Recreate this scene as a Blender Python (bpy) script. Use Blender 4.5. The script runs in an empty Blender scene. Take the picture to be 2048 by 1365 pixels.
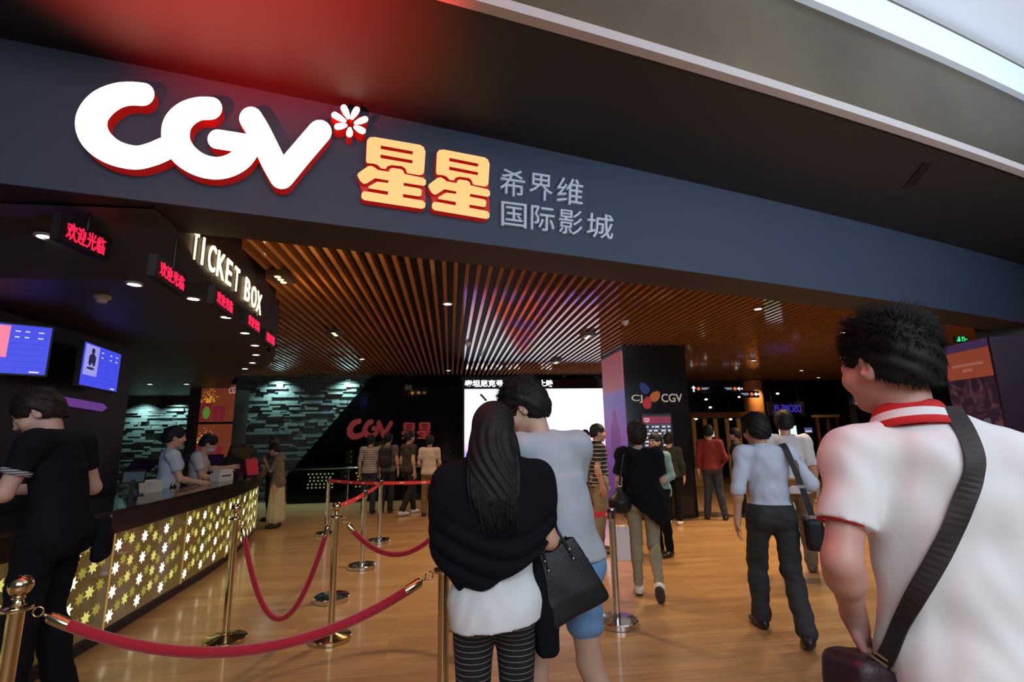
import bpy, math, random
import numpy as np
from mathutils import Vector, Matrix
from mathutils.geometry import tessellate_polygon
random.seed(7); np.random.seed(7)
SC = bpy.context.scene; COL = SC.collection

# ---------------- camera, world, daylight, exposure ----------------
F, CX, CY, HC = 985.0, 1024.0, 682.5, 1.55
PITCH, YAW, ROLL = math.radians(11.14), math.radians(7.2), math.radians(1.0)
FW = Vector((math.cos(PITCH) * math.sin(YAW), math.cos(PITCH) * math.cos(YAW), math.sin(PITCH)))
_r = FW.cross(Vector((0, 0, 1))).normalized(); _u = _r.cross(FW)
RT = _r * math.cos(ROLL) - _u * math.sin(ROLL)
UP = _u * math.cos(ROLL) + _r * math.sin(ROLL)
EYE = Vector((0, 0, HC))
cam_d = bpy.data.cameras.new('camera'); cam = bpy.data.objects.new('camera', cam_d); COL.objects.link(cam)
cam_d.sensor_width = 36.0; cam_d.lens = F / 2048 * 36.0; cam_d.clip_start = 0.05; cam_d.clip_end = 200
_m = Matrix((RT, UP, -FW)).transposed().to_4x4(); _m.translation = EYE
cam.matrix_world = _m
SC.camera = cam

world = bpy.data.worlds.new('world'); SC.world = world; world.use_nodes = True
_bg = world.node_tree.nodes['Background']
_bg.inputs['Color'].default_value = (0.55, 0.72, 1.0, 1); _bg.inputs['Strength'].default_value = 0.07

def lamp(name, kind, loc, target, energy, color=(1, 1, 1), size=0.1, spot=60, blend=0.5, size_y=None):
    d = bpy.data.lights.new(name, kind); o = bpy.data.objects.new(name, d); COL.objects.link(o)
    d.energy = energy; d.color = color
    if kind == 'AREA':
        d.size = size
        if size_y: d.shape = 'RECTANGLE'; d.size_y = size_y
    elif kind == 'SPOT':
        d.spot_size = math.radians(spot); d.spot_blend = blend; d.shadow_soft_size = size
    else:
        d.shadow_soft_size = size
    o.location = loc
    if target is not None:
        o.rotation_euler = (Vector(target) - Vector(loc)).to_track_quat('-Z', 'Y').to_euler()
    return o
# cool daylight of the mall atrium behind the visitor, and two added spots for canopy and mall ceiling
lamp('atrium_skylight', 'AREA', (1.2, -4.2, 4.4), (1.2, 1.6, 1.0), 400, (0.80, 0.90, 1.0), 7.0, size_y=3.0)
lamp('added_red_canopy_spot', 'SPOT', (-2.6, -0.4, 0.6), (-1.35, 1.95, 4.0), 18000, (1.0, 0.012, 0.012), 0.05, spot=33, blend=1.0)  # made-up lamp outside the view, supplies the red glow on the canopy
lamp('added_mall_ceiling_fill', 'SPOT', (6.0, -1.5, 2.2), (5.0, 1.6, 5.2), 1300, (0.75, 0.88, 1.0), 0.3, spot=110, blend=0.8)  # unseen added lamp that brightens the mall ceiling and white trim

SC.view_settings.view_transform = 'Standard'; SC.view_settings.look = 'None'
SC.view_settings.exposure = 0.0; SC.view_settings.gamma = 1.0; SC.view_settings.use_curve_mapping = False

# ---------------- helpers: geometry of the view ----------------
def ray(x, y): return FW * F + RT * (x - CX) - UP * (y - CY)
def at_z(x, y, z):
    d = ray(x, y); return EYE + d * ((z - HC) / d.z)
def at_y(x, y, Y):
    d = ray(x, y); return EYE + d * (Y / d.y)
def at_d(x, y, dist): return EYE + ray(x, y) * (dist / F)
def at_x(x, y, X):
    d = ray(x, y); return EYE + d * (X / d.x)
def ground(px, dist):
    """floor point under the line of sight through column px at a camera distance"""
    p = at_d(px, 877, dist); return (p.x, p.y)

# ---------------- helpers: materials ----------------
MATS = {}
def mat(name, col=(0.5, 0.5, 0.5), rough=0.6, metal=0.0, emit=None, es=1.0, bump=0.0, bscale=60.0, spec=0.5, coat=0.0, var=0.0, vscale=8.0, stretch=(1, 1, 1), sheen=0.0, alpha=1.0):
    if name in MATS: return MATS[name]
    m = bpy.data.materials.new(name); m.use_nodes = True; MATS[name] = m
    nt = m.node_tree; b = nt.nodes['Principled BSDF']
    b.inputs['Base Color'].default_value = (*col, 1); b.inputs['Roughness'].default_value = rough
    b.inputs['Metallic'].default_value = metal; b.inputs['Specular IOR Level'].default_value = spec
    b.inputs['Coat Weight'].default_value = coat; b.inputs['Coat Roughness'].default_value = 0.08
    b.inputs['Sheen Weight'].default_value = sheen
    if emit is not None:
        b.inputs['Emission Color'].default_value = (*emit, 1); b.inputs['Emission Strength'].default_value = es
    if bump or var:
        tc = nt.nodes.new('ShaderNodeTexCoord'); mp = nt.nodes.new('ShaderNodeMapping'); mp.inputs['Scale'].default_value = stretch
        nt.links.new(tc.outputs['Object'], mp.inputs['Vector'])
    if var:
        n = nt.nodes.new('ShaderNodeTexNoise'); n.inputs['Scale'].default_value = vscale; n.inputs['Detail'].default_value = 5
        nt.links.new(mp.outputs[0], n.inputs['Vector'])
        r = nt.nodes.new('ShaderNodeMix'); r.data_type = 'RGBA'
        r.inputs[6].default_value = tuple(max(0, c * (1 - var)) for c in col) + (1,); r.inputs[7].default_value = tuple(min(1, c * (1 + var)) for c in col) + (1,)
        nt.links.new(n.outputs[0], r.inputs[0]); nt.links.new(r.outputs[2], b.inputs['Base Color'])
    if bump:
        n = nt.nodes.new('ShaderNodeTexNoise'); n.inputs['Scale'].default_value = bscale; n.inputs['Detail'].default_value = 4
        nt.links.new(mp.outputs[0], n.inputs['Vector'])
        bp = nt.nodes.new('ShaderNodeBump'); bp.inputs['Strength'].default_value = bump; bp.inputs['Distance'].default_value = 0.01
        nt.links.new(n.outputs[0], bp.inputs['Height']); nt.links.new(bp.outputs[0], b.inputs['Normal'])
    return m
def glow(name, col=(1, 1, 1), s=1.0): return mat(name, (0.02, 0.02, 0.02), 0.5, emit=col, es=s)

def stripes(name, base, line, period, frac, axis=2, rough=0.85):
    """cloth with woven stripes across one axis of the garment"""
    m = mat(name, base, rough); nt = m.node_tree; b = nt.nodes['Principled BSDF']
    tc = nt.nodes.new('ShaderNodeTexCoord'); sp = nt.nodes.new('ShaderNodeSeparateXYZ'); nt.links.new(tc.outputs['Object'], sp.inputs[0])
    def mth(op, a, v=None):
        k = nt.nodes.new('ShaderNodeMath'); k.operation = op; nt.links.new(a, k.inputs[0])
        if v is not None: k.inputs[1].default_value = v
        return k.outputs[0]
    f = mth('LESS_THAN', mth('FRACT', mth('DIVIDE', sp.outputs[axis], period)), frac)
    mx = nt.nodes.new('ShaderNodeMix'); mx.data_type = 'RGBA'; mx.inputs[6].default_value = (*base, 1); mx.inputs[7].default_value = (*line, 1)
    nt.links.new(f, mx.inputs[0]); nt.links.new(mx.outputs[2], b.inputs['Base Color'])
    return m

# ---------------- helpers: meshes and the object tree ----------------
def mesh_obj(name, verts, faces, material=None, parent=None, smooth=False, mats=None, fm=None):
    me = bpy.data.meshes.new(name)
    if isinstance(verts, np.ndarray) and isinstance(faces, np.ndarray):
        nv, nf, k = len(verts), len(faces), faces.shape[1]
        me.vertices.add(nv); me.vertices.foreach_set('co', verts.astype(np.float32).ravel())
        me.loops.add(nf * k); me.loops.foreach_set('vertex_index', faces.astype(np.int32).ravel())
        me.polygons.add(nf); me.polygons.foreach_set('loop_start', np.arange(0, nf * k, k, dtype=np.int32))
        me.polygons.foreach_set('loop_total', np.full(nf, k, dtype=np.int32)); me.update(calc_edges=True)
    else:
        me.from_pydata([tuple(v) for v in verts], [], [tuple(f) for f in faces]); me.update()
    for m in (mats or ([material] if material else [])): me.materials.append(m)
    if fm is not None: me.polygons.foreach_set('material_index', np.asarray(fm, dtype=np.int32))
    if smooth: me.polygons.foreach_set('use_smooth', np.ones(len(me.polygons), dtype=bool))
    me.update()
    o = bpy.data.objects.new(name, me); COL.objects.link(o)
    if parent is not None: o.parent = parent
    return o
def tag(o, label=None, cat=None, group=None, kind=None):
    if label: o['label'] = label
    if cat: o['category'] = cat
    if group: o['group'] = group
    if kind: o['kind'] = kind
    return o
def thing(name, label, cat, loc=(0, 0, 0), rz=0.0, group=None, scale=1.0):
    o = bpy.data.objects.new(name, None); COL.objects.link(o); o.empty_display_size = 0.05
    o.location = loc; o.rotation_euler = (0, 0, rz); o.scale = (scale,) * 3
    return tag(o, label, cat, group)

class MB:
    """collects shapes into one mesh"""
    def __init__(s): s.v = []; s.f = []; s.m = []; s.cur = 0; s.sm = False
    def add(s, vs, fs):
        n = len(s.v); s.v += [tuple(v) for v in vs]
        for f in fs: s.f.append(tuple(i + n for i in f)); s.m.append(s.cur)
        return s
    def box(s, lo, hi, M=None):
        (x0, y0, z0), (x1, y1, z1) = lo, hi
        vs = [Vector(p) for p in ((x0, y0, z0), (x1, y0, z0), (x1, y1, z0), (x0, y1, z0), (x0, y0, z1), (x1, y0, z1), (x1, y1, z1), (x0, y1, z1))]
        if M is not None: vs = [M @ v for v in vs]
        return s.add(vs, [(0, 3, 2, 1), (4, 5, 6, 7), (0, 1, 5, 4), (1, 2, 6, 5), (2, 3, 7, 6), (3, 0, 4, 7)])
    def lathe(s, prof, c=(0, 0, 0), n=24, M=None):
        vs = []; fs = []
        for r, z in prof:
            for k in range(n):
                a = 2 * math.pi * k / n; v = Vector((r * math.cos(a), r * math.sin(a), z))
                vs.append((M @ v if M is not None else v) + Vector(c))
        for i in range(len(prof) - 1):
            for k in range(n):
                a, b = i * n + k, i * n + (k + 1) % n; fs.append((a, b, b + n, a + n))
        fs.append(tuple(range(n - 1, -1, -1))); fs.append(tuple((len(prof) - 1) * n + k for k in range(n)))
        return s.add(vs, fs)
    def tube(s, pts, r, n=10, flat=None):
        """swept tube; r number or list; flat=(width, thickness, up) makes a ribbon"""
        pts = [Vector(p) for p in pts]; vs = []; fs = []; N = len(pts); up = None
        for i, p in enumerate(pts):
            t = (pts[min(i + 1, N - 1)] - pts[max(i - 1, 0)]).normalized()
            if flat:
                upv = flat[2][i] if isinstance(flat[2], list) else Vector(flat[2])
                a = t.cross(upv).normalized(); b = a.cross(t)
                w, h = flat[0] / 2, flat[1] / 2
                ring = [a * h + b * w, a * h - b * w, -a * h - b * w, -a * h + b * w]; n = 4
            else:
                if up is None: up = Vector((0, 0, 1)) if abs(t.z) < 0.9 else Vector((1, 0, 0))
                a = t.cross(up).normalized(); b = a.cross(t).normalized(); up = b
                rr = r[i] if isinstance(r, (list, tuple)) else r
                ring = [a * (rr * math.cos(2 * math.pi * k / n)) + b * (rr * math.sin(2 * math.pi * k / n)) for k in range(n)]
            vs += [p + q for q in ring]
        for i in range(N - 1):
            for k in range(n):
                a, b = i * n + k, i * n + (k + 1) % n; fs.append((a, b, b + n, a + n))
        fs.append(tuple(range(n - 1, -1, -1))); fs.append(tuple((N - 1) * n + k for k in range(n)))
        return s.add(vs, fs)
    def prism(s, plan, z0, z1):
        n = len(plan); vs = [(x, y, z0) for x, y in plan] + [(x, y, z1) for x, y in plan]
        fs = [(i, (i + 1) % n, n + (i + 1) % n, n + i) for i in range(n)]
        tri = tessellate_polygon([[Vector((x, y, 0)) for x, y in plan]])
        fs += [tuple(t) for t in tri] + [tuple(i + n for i in t[::-1]) for t in tri]
        return s.add(vs, fs)
    def ball(s, c, r, n=14, sq=(1, 1, 1)):
        m = n // 2; prof = [(max(1e-4, r * math.sin(math.pi * i / m)), -r * math.cos(math.pi * i / m)) for i in range(m + 1)]
        k = len(s.v); s.lathe(prof, (0, 0, 0), n)
        for i in range(k, len(s.v)): v = s.v[i]; s.v[i] = (v[0] * sq[0] + c[0], v[1] * sq[1] + c[1], v[2] * sq[2] + c[2])
        return s
    def build(s, name, m, parent=None, smooth=False, auto=None):
        mm = m if isinstance(m, (list, tuple)) else [m]
        o = mesh_obj(name, s.v, s.f, None, parent, smooth, mats=list(mm), fm=s.m)
        if auto: o.data.set_sharp_from_angle(angle=math.radians(auto))
        return o
def struct(o): o['kind'] = 'structure'; return o
def catmull(P, n=8):
    P = [Vector(p) for p in P]; out = []
    for i in range(len(P) - 1):
        a, b, c, d = P[max(i - 1, 0)], P[i], P[i + 1], P[min(i + 2, len(P) - 1)]
        for k in range(n):
            t = k / n; out.append(0.5 * ((2 * b) + (c - a) * t + (2 * a - 5 * b + 4 * c - d) * t * t + (3 * b - a - 3 * c + d) * t ** 3))
    return out + [P[-1]]
def rope_curve(a, b, low, n=24):
    """hanging rope from a to b whose lowest point is at height low"""
    a, b = Vector(a), Vector(b); sag = (a.z + b.z) / 2 - low
    return [a.lerp(b, t) - Vector((0, 0, 4 * sag * t * (1 - t))) for t in [i / n for i in range(n + 1)]]

# ---------------- helpers: lettering ----------------
def text_data(s, bold=0.0):
    c = bpy.data.curves.new('lettering', 'FONT'); c.body = s; c.size = 1.0; c.offset = bold; c.resolution_u = 4
    o = bpy.data.objects.new('lettering', c); COL.objects.link(o)
    dg = bpy.context.evaluated_depsgraph_get(); dg.update(); me = o.evaluated_get(dg).to_mesh()
    v = np.array([(p.co.x, p.co.y) for p in me.vertices]).reshape(-1, 2); f = [tuple(p.vertices) for p in me.polygons]
    o.evaluated_get(dg).to_mesh_clear(); bpy.data.objects.remove(o); bpy.data.curves.remove(c)
    return v, f
def text_on(s, name, fn, w, h, depth, m, parent=None, bold=0.0):
    """lettering fitted to a w by h box; fn(u, v, d) gives the point at (u, v) metres from the lower left and d out"""
    v, f = text_data(s, bold)
    if not len(v): return None
    lo, hi = v.min(0), v.max(0); q = (v - lo) / np.maximum(hi - lo, 1e-6) * [w, h]
    n = len(q); vs = [fn(a, b, depth) for a, b in q] + [fn(a, b, 0) for a, b in q]
    ed = {}
    for t in f:
        for i in range(len(t)):
            e = (t[i], t[(i + 1) % len(t)]); k = (min(e), max(e)); ed[k] = None if k in ed else e
    fs = list(f) + [(e[1], e[0], e[0] + n, e[1] + n) for e in ed.values() if e]
    return mesh_obj(name, vs, fs, m, parent)
def plane_fn(o, ux, uz):
    o, ux, uz = Vector(o), Vector(ux).normalized(), Vector(uz).normalized(); n = ux.cross(uz)
    return lambda u, v, d: o + ux * u + uz * v + n * d
def solid_poly(polys, fn, d0, d1, name, mface, mside, parent):
    """extruded flat outline (first ring outer, the rest holes); fn(x, y, depth) -> point"""
    ring = [Vector((x, y, 0)) for p in polys for x, y in p]
    tri = tessellate_polygon([[Vector((x, y, 0)) for x, y in p] for p in polys]); n = len(ring)
    vs = [fn(p.x, p.y, d1) for p in ring] + [fn(p.x, p.y, d0) for p in ring]
    fs = [tuple(t) for t in tri]; fm = [0] * len(fs); k = 0
    for p in polys:
        for i in range(len(p)): a, b = k + i, k + (i + 1) % len(p); fs.append((a, b, b + n, a + n)); fm.append(1)
        k += len(p)
    return mesh_obj(name, vs, fs, None, parent, mats=[mface, mside], fm=fm)
def stroke(pts):
    """outline of a thick stroke: pts = (x, y, radius)"""
    P = catmull(pts, 6) if len(pts) > 2 else [Vector(p) for p in pts]
    L, R = [], []; n = len(P)
    for i, p in enumerate(P):
        t = P[min(i + 1, n - 1)] - P[max(i - 1, 0)]; t = Vector((t.x, t.y)).normalized(); q = Vector((-t.y, t.x))
        L.append((p.x + q.x * p.z, p.y + q.y * p.z)); R.append((p.x - q.x * p.z, p.y - q.y * p.z))
        if i == 0: t0 = t
        if i == n - 1: t1 = t
    def cap(c, t, sgn):
        a0 = math.atan2(t.y, t.x) + math.pi / 2 * sgn
        return [(c.x + c.z * math.cos(a0 - sgn * math.pi * k / 10), c.y + c.z * math.sin(a0 - sgn * math.pi * k / 10)) for k in range(1, 10)]
    return L + cap(P[-1], t1, 1) + R[::-1] + cap(P[0], -t0, 1)
# ---------------- helpers: sculpted bodies (smoothly blended distance field -> one closed mesh) ----------------
def smin(a, b, k):
    h = np.maximum(k - np.abs(a - b), 0) / k; return np.minimum(a, b) - h * h * k * 0.25
class Sculpt:
    def __init__(s, lo, hi, h):
        s.h = h; s.lo = np.array(lo, float); n = np.ceil((np.array(hi) - s.lo) / h).astype(int) + 1
        s.ax = [(s.lo[i] + h * np.arange(n[i])).astype(np.float32) for i in range(3)]; s.d = np.full(n, 1.0, np.float32)
    def _sl(s, mn, mx, m):
        r = []
        for i in range(3):
            a = int(max(0, math.floor((mn[i] - m - s.lo[i]) / s.h))); b = int(min(s.d.shape[i], math.ceil((mx[i] + m - s.lo[i]) / s.h) + 1))
            r.append(slice(a, max(a, b)))
        g = [s.ax[0][r[0]][:, None, None], s.ax[1][r[1]][None, :, None], s.ax[2][r[2]][None, None, :]]
        return tuple(r), g
    def _put(s, sl, d, k, op):
        if d.size == 0: return
        c = s.d[sl]
        if op == '+': s.d[sl] = smin(c, d, k)
        elif op == '-': s.d[sl] = -smin(-c, d, k)
    def cone(s, a, b, ra, rb, k=0.02, op='+'):
        a, b = np.array(a, float), np.array(b, float); R = max(ra, rb)
        sl, g = s._sl(np.minimum(a, b) - R, np.maximum(a, b) + R, k + 3 * s.h)
        ba = b - a; L = max(float(ba @ ba), 1e-9); q = [g[i] - a[i] for i in range(3)]
        t = np.clip((q[0] * ba[0] + q[1] * ba[1] + q[2] * ba[2]) / L, 0, 1)
        d = np.sqrt((q[0] - t * ba[0]) ** 2 + (q[1] - t * ba[1]) ** 2 + (q[2] - t * ba[2]) ** 2) - (ra + (rb - ra) * t)
        s._put(sl, d.astype(np.float32), k, op); return s
    def ell(s, c, r, R=None, k=0.03, op='+'):
        c, r = np.array(c, float), np.array(r, float); m = r.max() if R is not None else r
        sl, g = s._sl(c - m, c + m, k + 3 * s.h); q = [g[i] - c[i] for i in range(3)]
        if R is not None: q = [q[0] * R[0][i] + q[1] * R[1][i] + q[2] * R[2][i] for i in range(3)]
        k0 = np.sqrt(sum((q[i] / r[i]) ** 2 for i in range(3))) + 1e-6; k1 = np.sqrt(sum((q[i] / r[i] ** 2) ** 2 for i in range(3))) + 1e-6
        s._put(sl, (k0 * (k0 - 1) / k1).astype(np.float32), k, op); return s
    def box(s, c, hf, R=None, rd=0.01, k=0.01, op='+'):
        c, hf = np.array(c, float), np.array(hf, float); m = np.linalg.norm(hf) if R is not None else hf
        sl, g = s._sl(c - m, c + m, k + 3 * s.h); q = [g[i] - c[i] for i in range(3)]
        if R is not None: q = [q[0] * R[0][i] + q[1] * R[1][i] + q[2] * R[2][i] for i in range(3)]
        q = [np.abs(q[i]) - hf[i] + rd for i in range(3)]
        d = np.sqrt(sum(np.maximum(x, 0) ** 2 for x in q)) + np.minimum(np.maximum(np.maximum(q[0], q[1]), q[2]), 0) - rd
        s._put(sl, np.broadcast_to(d, s.d[sl].shape).astype(np.float32), k, op); return s
    def tub(s, a, b, ra, rb, k=0.03):
        """upright oval tube from a (lower) to b (upper) with (x, y) radii"""
        m = max(*ra, *rb); lo = np.minimum(a, b) - [m, m, 0]; hi = np.maximum(a, b) + [m, m, 0]; sl, g = s._sl(lo, hi, k + 3 * s.h)
        t = np.clip((g[2] - a[2]) / (b[2] - a[2]), 0, 1); L = lambda u, v: u + (v - u) * t
        rx, ry = L(ra[0], rb[0]), L(ra[1], rb[1]); d = (np.sqrt(((g[0] - L(a[0], b[0])) / rx) ** 2 + ((g[1] - L(a[1], b[1])) / ry) ** 2) - 1) * np.minimum(rx, ry)
        d = np.maximum(np.maximum(d, g[2] - b[2]), a[2] - g[2]); s._put(sl, d.astype(np.float32), k, '+'); return s
    def cut(s, p, n):
        """remove everything on the side n points to"""
        n = np.array(n, float); n /= np.linalg.norm(n); p = np.array(p, float)
        pl = (s.ax[0][:, None, None] - p[0]) * n[0] + (s.ax[1][None, :, None] - p[1]) * n[1] + (s.ax[2][None, None, :] - p[2]) * n[2]
        s.d = np.maximum(s.d, pl.astype(np.float32)); return s
    def warp(s, fn):
        s.d = s.d + fn(s.ax[0][:, None, None], s.ax[1][None, :, None], s.ax[2][None, None, :]).astype(np.float32); return s
    def mesh(s):
        d = s.d; d[0] = d[-1] = 1; d[:, 0] = d[:, -1] = 1; d[:, :, 0] = d[:, :, -1] = 1
        neg = d < 0; n = d.shape
        c8 = [neg[i:n[0] - 1 + i, j:n[1] - 1 + j, k:n[2] - 1 + k] for i in (0, 1) for j in (0, 1) for k in (0, 1)]
        cnt = sum(x.astype(np.int8) for x in c8); I = np.argwhere((cnt > 0) & (cnt < 8))
        idx = np.full((n[0] - 1, n[1] - 1, n[2] - 1), -1, np.int32); idx[I[:, 0], I[:, 1], I[:, 2]] = np.arange(len(I))
        val = {(i, j, k): d[I[:, 0] + i, I[:, 1] + j, I[:, 2] + k] for i in (0, 1) for j in (0, 1) for k in (0, 1)}
        acc = np.zeros((len(I), 3)); w = np.zeros(len(I))
        for ax in range(3):
            for a in (0, 1):
                for b in (0, 1):
                    p = [a, b]; p.insert(ax, 0); q = list(p); q[ax] = 1; va, vb = val[tuple(p)], val[tuple(q)]
                    x = (va < 0) != (vb < 0); t = np.where(x, va / np.where(x, va - vb, 1), 0)
                    pos = np.tile(np.array(p, float), (len(I), 1)); pos[:, ax] = t; acc += pos * x[:, None]; w += x
        V = s.lo + (I + acc / w[:, None]) * s.h; Q = []
        for ax in range(3):
            sa = [slice(None)] * 3; sb = [slice(None)] * 3; sa[ax] = slice(0, -1); sb[ax] = slice(1, None)
            A, B = neg[tuple(sa)], neg[tuple(sb)]; E = np.argwhere(A != B); o1, o2 = [(1, 2), (2, 0), (0, 1)][ax]
            u = np.zeros(3, int); u[o1] = 1; v = np.zeros(3, int); v[o2] = 1
            q = np.stack([idx[tuple((E - u - v).T)], idx[tuple((E - v).T)], idx[tuple(E.T)], idx[tuple((E - u).T)]], 1)
            fl = ~A[tuple(E.T)]; q[fl] = q[fl][:, ::-1]; Q.append(q)
        Q = np.concatenate(Q); Q = Q[(Q >= 0).all(1)]
        return V, Q
def wob(amp, fx, fy, fz, ph=0.0):
    return lambda x, y, z: amp * (np.sin(fx * x + 1.7 * np.sin(fz * z * 0.6 + ph) + ph) * np.sin(fy * y + fz * z + 1.3 * np.sin(fx * x * 0.7)))

def rot(yaw=0, pitch=0, roll=0):
    """columns x (right), y (forward), z (up); yaw left, pitch down, roll towards the right shoulder (degrees)"""
    return np.array(Matrix.Rotation(math.radians(yaw), 3, 'Z') @ Matrix.Rotation(math.radians(-pitch), 3, 'X') @ Matrix.Rotation(math.radians(roll), 3, 'Y'))
J0 = dict(pel=(0, 0, .95), wai=(0, 0, 1.10), che=(0, 0, 1.28), nk=(0, -.015, 1.45), hd=(0, .015, 1.595),
          shL=(-.172, -.01, 1.395), shR=(.172, -.01, 1.395), elL=(-.222, -.04, 1.12), elR=(.222, -.04, 1.12), wrL=(-.235, .03, .885), wrR=(.235, .03, .885),
          hiL=(-.088, 0, .91), hiR=(.088, 0, .91), knL=(-.095, .02, .5), knR=(.095, .02, .5), anL=(-.095, -.03, .085), anR=(.095, -.03, .085))
SKIN = None
def vv(p): return np.array(p, float)
def unit(v): v = vv(v); return v / max(np.linalg.norm(v), 1e-9)

class Figure:
    """a standing or walking person built in a 1.72 m frame, facing +Y; parts are children of an Empty between the feet"""
    def __init__(s, label, loc, rz, H=1.72, h=.010, pose=None, yaw=0, pitch=0, roll=0, twist=0, wid=1.0, dep=1.0, female=False, group=None,
                 handL=None, handR=None, toeL=8, toeR=-8, tipL=0, tipR=0, skin=None, face=True, z=0.0):
        s.h = h; s.J = {k: vv(v) for k, v in J0.items()}
        for k, v in (pose or {}).items(): s.J[k] = vv(v)
        s.R = rot(yaw, pitch, roll); s.wid = wid; s.dep = dep; s.fem = female; s.toe = {'L': toeL, 'R': toeR}; s.tip = {'L': tipL, 'R': tipR}
        s.root = thing('person', label, 'person', (loc[0], loc[1], z), math.radians(rz), group, H / 1.72)
        s.skin = skin or SKIN; J = s.J
        S = s.grid(.03); s.torso(S, -.012); s.legs(S, 0); s.arms(S, 0)
        for sd in 'LR':
            a = J['an' + sd]; s.foot(S, sd, 0)
            s.hand(S, sd, *(((handL if sd == 'L' else handR) or {}).get(k, v) for k, v in (('d', None), ('n', None), ('curl', .5))))
        s.head(S); V, Q = S.mesh()
        fm = np.zeros(len(Q), np.int32)
        if face:
            C = V[Q].mean(1); q = (C - J['hd']) @ s.R
            for x in (-.032, .032):
                d = q - [x, .092, .008]; fm[((d / [.0145, .02, .0075]) ** 2).sum(1) < 1] = 1
                d = q - [x, .096, .008]; fm[((d / [.007, .02, .0075]) ** 2).sum(1) < 1] = 2
                d = q - [x, .092, .032]; fm[((d / [.022, .025, .0055]) ** 2).sum(1) < 1] = 2
            d = q - [0, .1, -.058]; fm[((d / [.024, .03, .0095]) ** 2).sum(1) < 1] = 3
        s.body = mesh_obj('body', V, Q, None, s.root, True, mats=[s.skin, M_EYE, M_HAIR, M_LIP], fm=fm)
    def grid(s, pad=.05, lo=None, hi=None, h=None):
        P = np.array(list(s.J.values())); mn, mx = P.min(0) - .16 - pad, P.max(0) + .16 + pad; mn[2] = -.02
        for nm in 'LR':
            a = s.J['an' + nm]; mn = np.minimum(mn, a - .3); mx = np.maximum(mx, a + [.25, .3, .1])
            w = s.J['wr' + nm]; mn = np.minimum(mn, w - .24); mx = np.maximum(mx, w + .24)
        mn[2] = max(mn[2], -.03)
        if lo is not None: mn = np.maximum(mn, lo)
        if hi is not None: mx = np.minimum(mx, hi)
        return Sculpt(mn, mx, h or s.h)
    def frames(s):
        J = s.J; up = unit(J['che'] - J['wai']); x = unit(J['shR'] - J['shL']); y = unit(np.cross(up, x)); x = np.cross(y, up); C = np.stack([x, y, up], 1)
        up = unit(J['wai'] - J['pel']); x = unit(J['hiR'] - J['hiL']); y = unit(np.cross(up, x)); x = np.cross(y, up); Pm = np.stack([x, y, up], 1)
        return C, Pm
    def torso(s, S, e=0.0, k=.028, hips=True, chest=True):
        J, w, d = s.J, s.wid, s.dep; C, Pm = s.frames(); f = s.fem
        if chest:
            S.ell(J['che'] + C @ vv((0, -.002, .01)), ((.140 if f else .154) * w + e, (.090 if f else .100) * d + e, .175 + e), C, k)
            S.ell(J['che'] + C @ vv((0, -.01, .10)), ((.138 if f else .160) * w + e, .072 * d + e, .06 + e), C, k)
            S.cone(J['shL'] + C @ vv((.02, 0, 0)), J['shR'] - C @ vv((.02, 0, 0)), .044 + e, .044 + e, k)
            S.cone(J['nk'] + vv((0, 0, -.05)), J['shL'] * .88 + J['nk'] * .12 + vv((0, 0, -.012)), .047 + e * .6, .046 + e * .8, k); S.cone(J['nk'] + vv((0, 0, -.05)), J['shR'] * .88 + J['nk'] * .12 + vv((0, 0, -.012)), .047 + e * .6, .046 + e * .8, k)
            if f: S.ell(J['che'] + C @ vv((-.06, .068, -.02)), (.055 + e, .042 + e, .055 + e), C, .05); S.ell(J['che'] + C @ vv((.06, .068, -.02)), (.055 + e, .042 + e, .055 + e), C, .05)
        S.ell(J['wai'], ((.112 if f else .130) * w + e, (.080 if f else .092) * d + e, .15 + e), (C + Pm) / 2, k)
        if hips:
            S.ell(J['pel'] + Pm @ vv((0, -.005, 0)), ((.152 if f else .146) * w + e, .100 * d + e, .125 + e), Pm, k)
            for sx in (-1, 1): S.ell(J['pel'] + Pm @ vv((sx * .07, -.05, -.05)), (.078 * w + e, .068 * d + e, .085 + e), Pm, .04)
        return S
    def arm(s, S, sd, e=0.0, t0=0.0, t1=2.0, k=.02, e2=None):
        """from t0 to t1 along the arm, 1 = elbow, 2 = wrist"""
        J = s.J; a, b, c = J['sh' + sd], J['el' + sd], J['wr' + sd]; w = .92 if s.fem else 1.0; e2 = e if e2 is None else e2
        ru = lambda t: (.047 + (.038 - .047) * t) * w + e; rl = lambda t: (.040 + (.026 - .040) * t) * w + e2
        if t0 < 1: tt = min(t1, 1); S.cone(a + (b - a) * t0, a + (b - a) * tt, ru(t0), ru(tt), k)
        if t1 > 1: q0 = max(t0 - 1, 0); q1 = t1 - 1; S.cone(b + (c - b) * q0, b + (c - b) * q1, rl(q0), rl(q1), k)
        if t1 > 1.4 and e2 <= .004: S.ell(b + (c - b) * .25, (.041 * w,) * 3, None, .03)
        if t0 == 0: S.ell(a + vv((0, 0, -.015)), (.050 * w + e,) * 3, None, .04)
        return S
    def arms(s, S, e=0.0, t1=2.0):
        for sd in 'LR': s.arm(S, sd, e, 0, t1)
        return S
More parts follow.
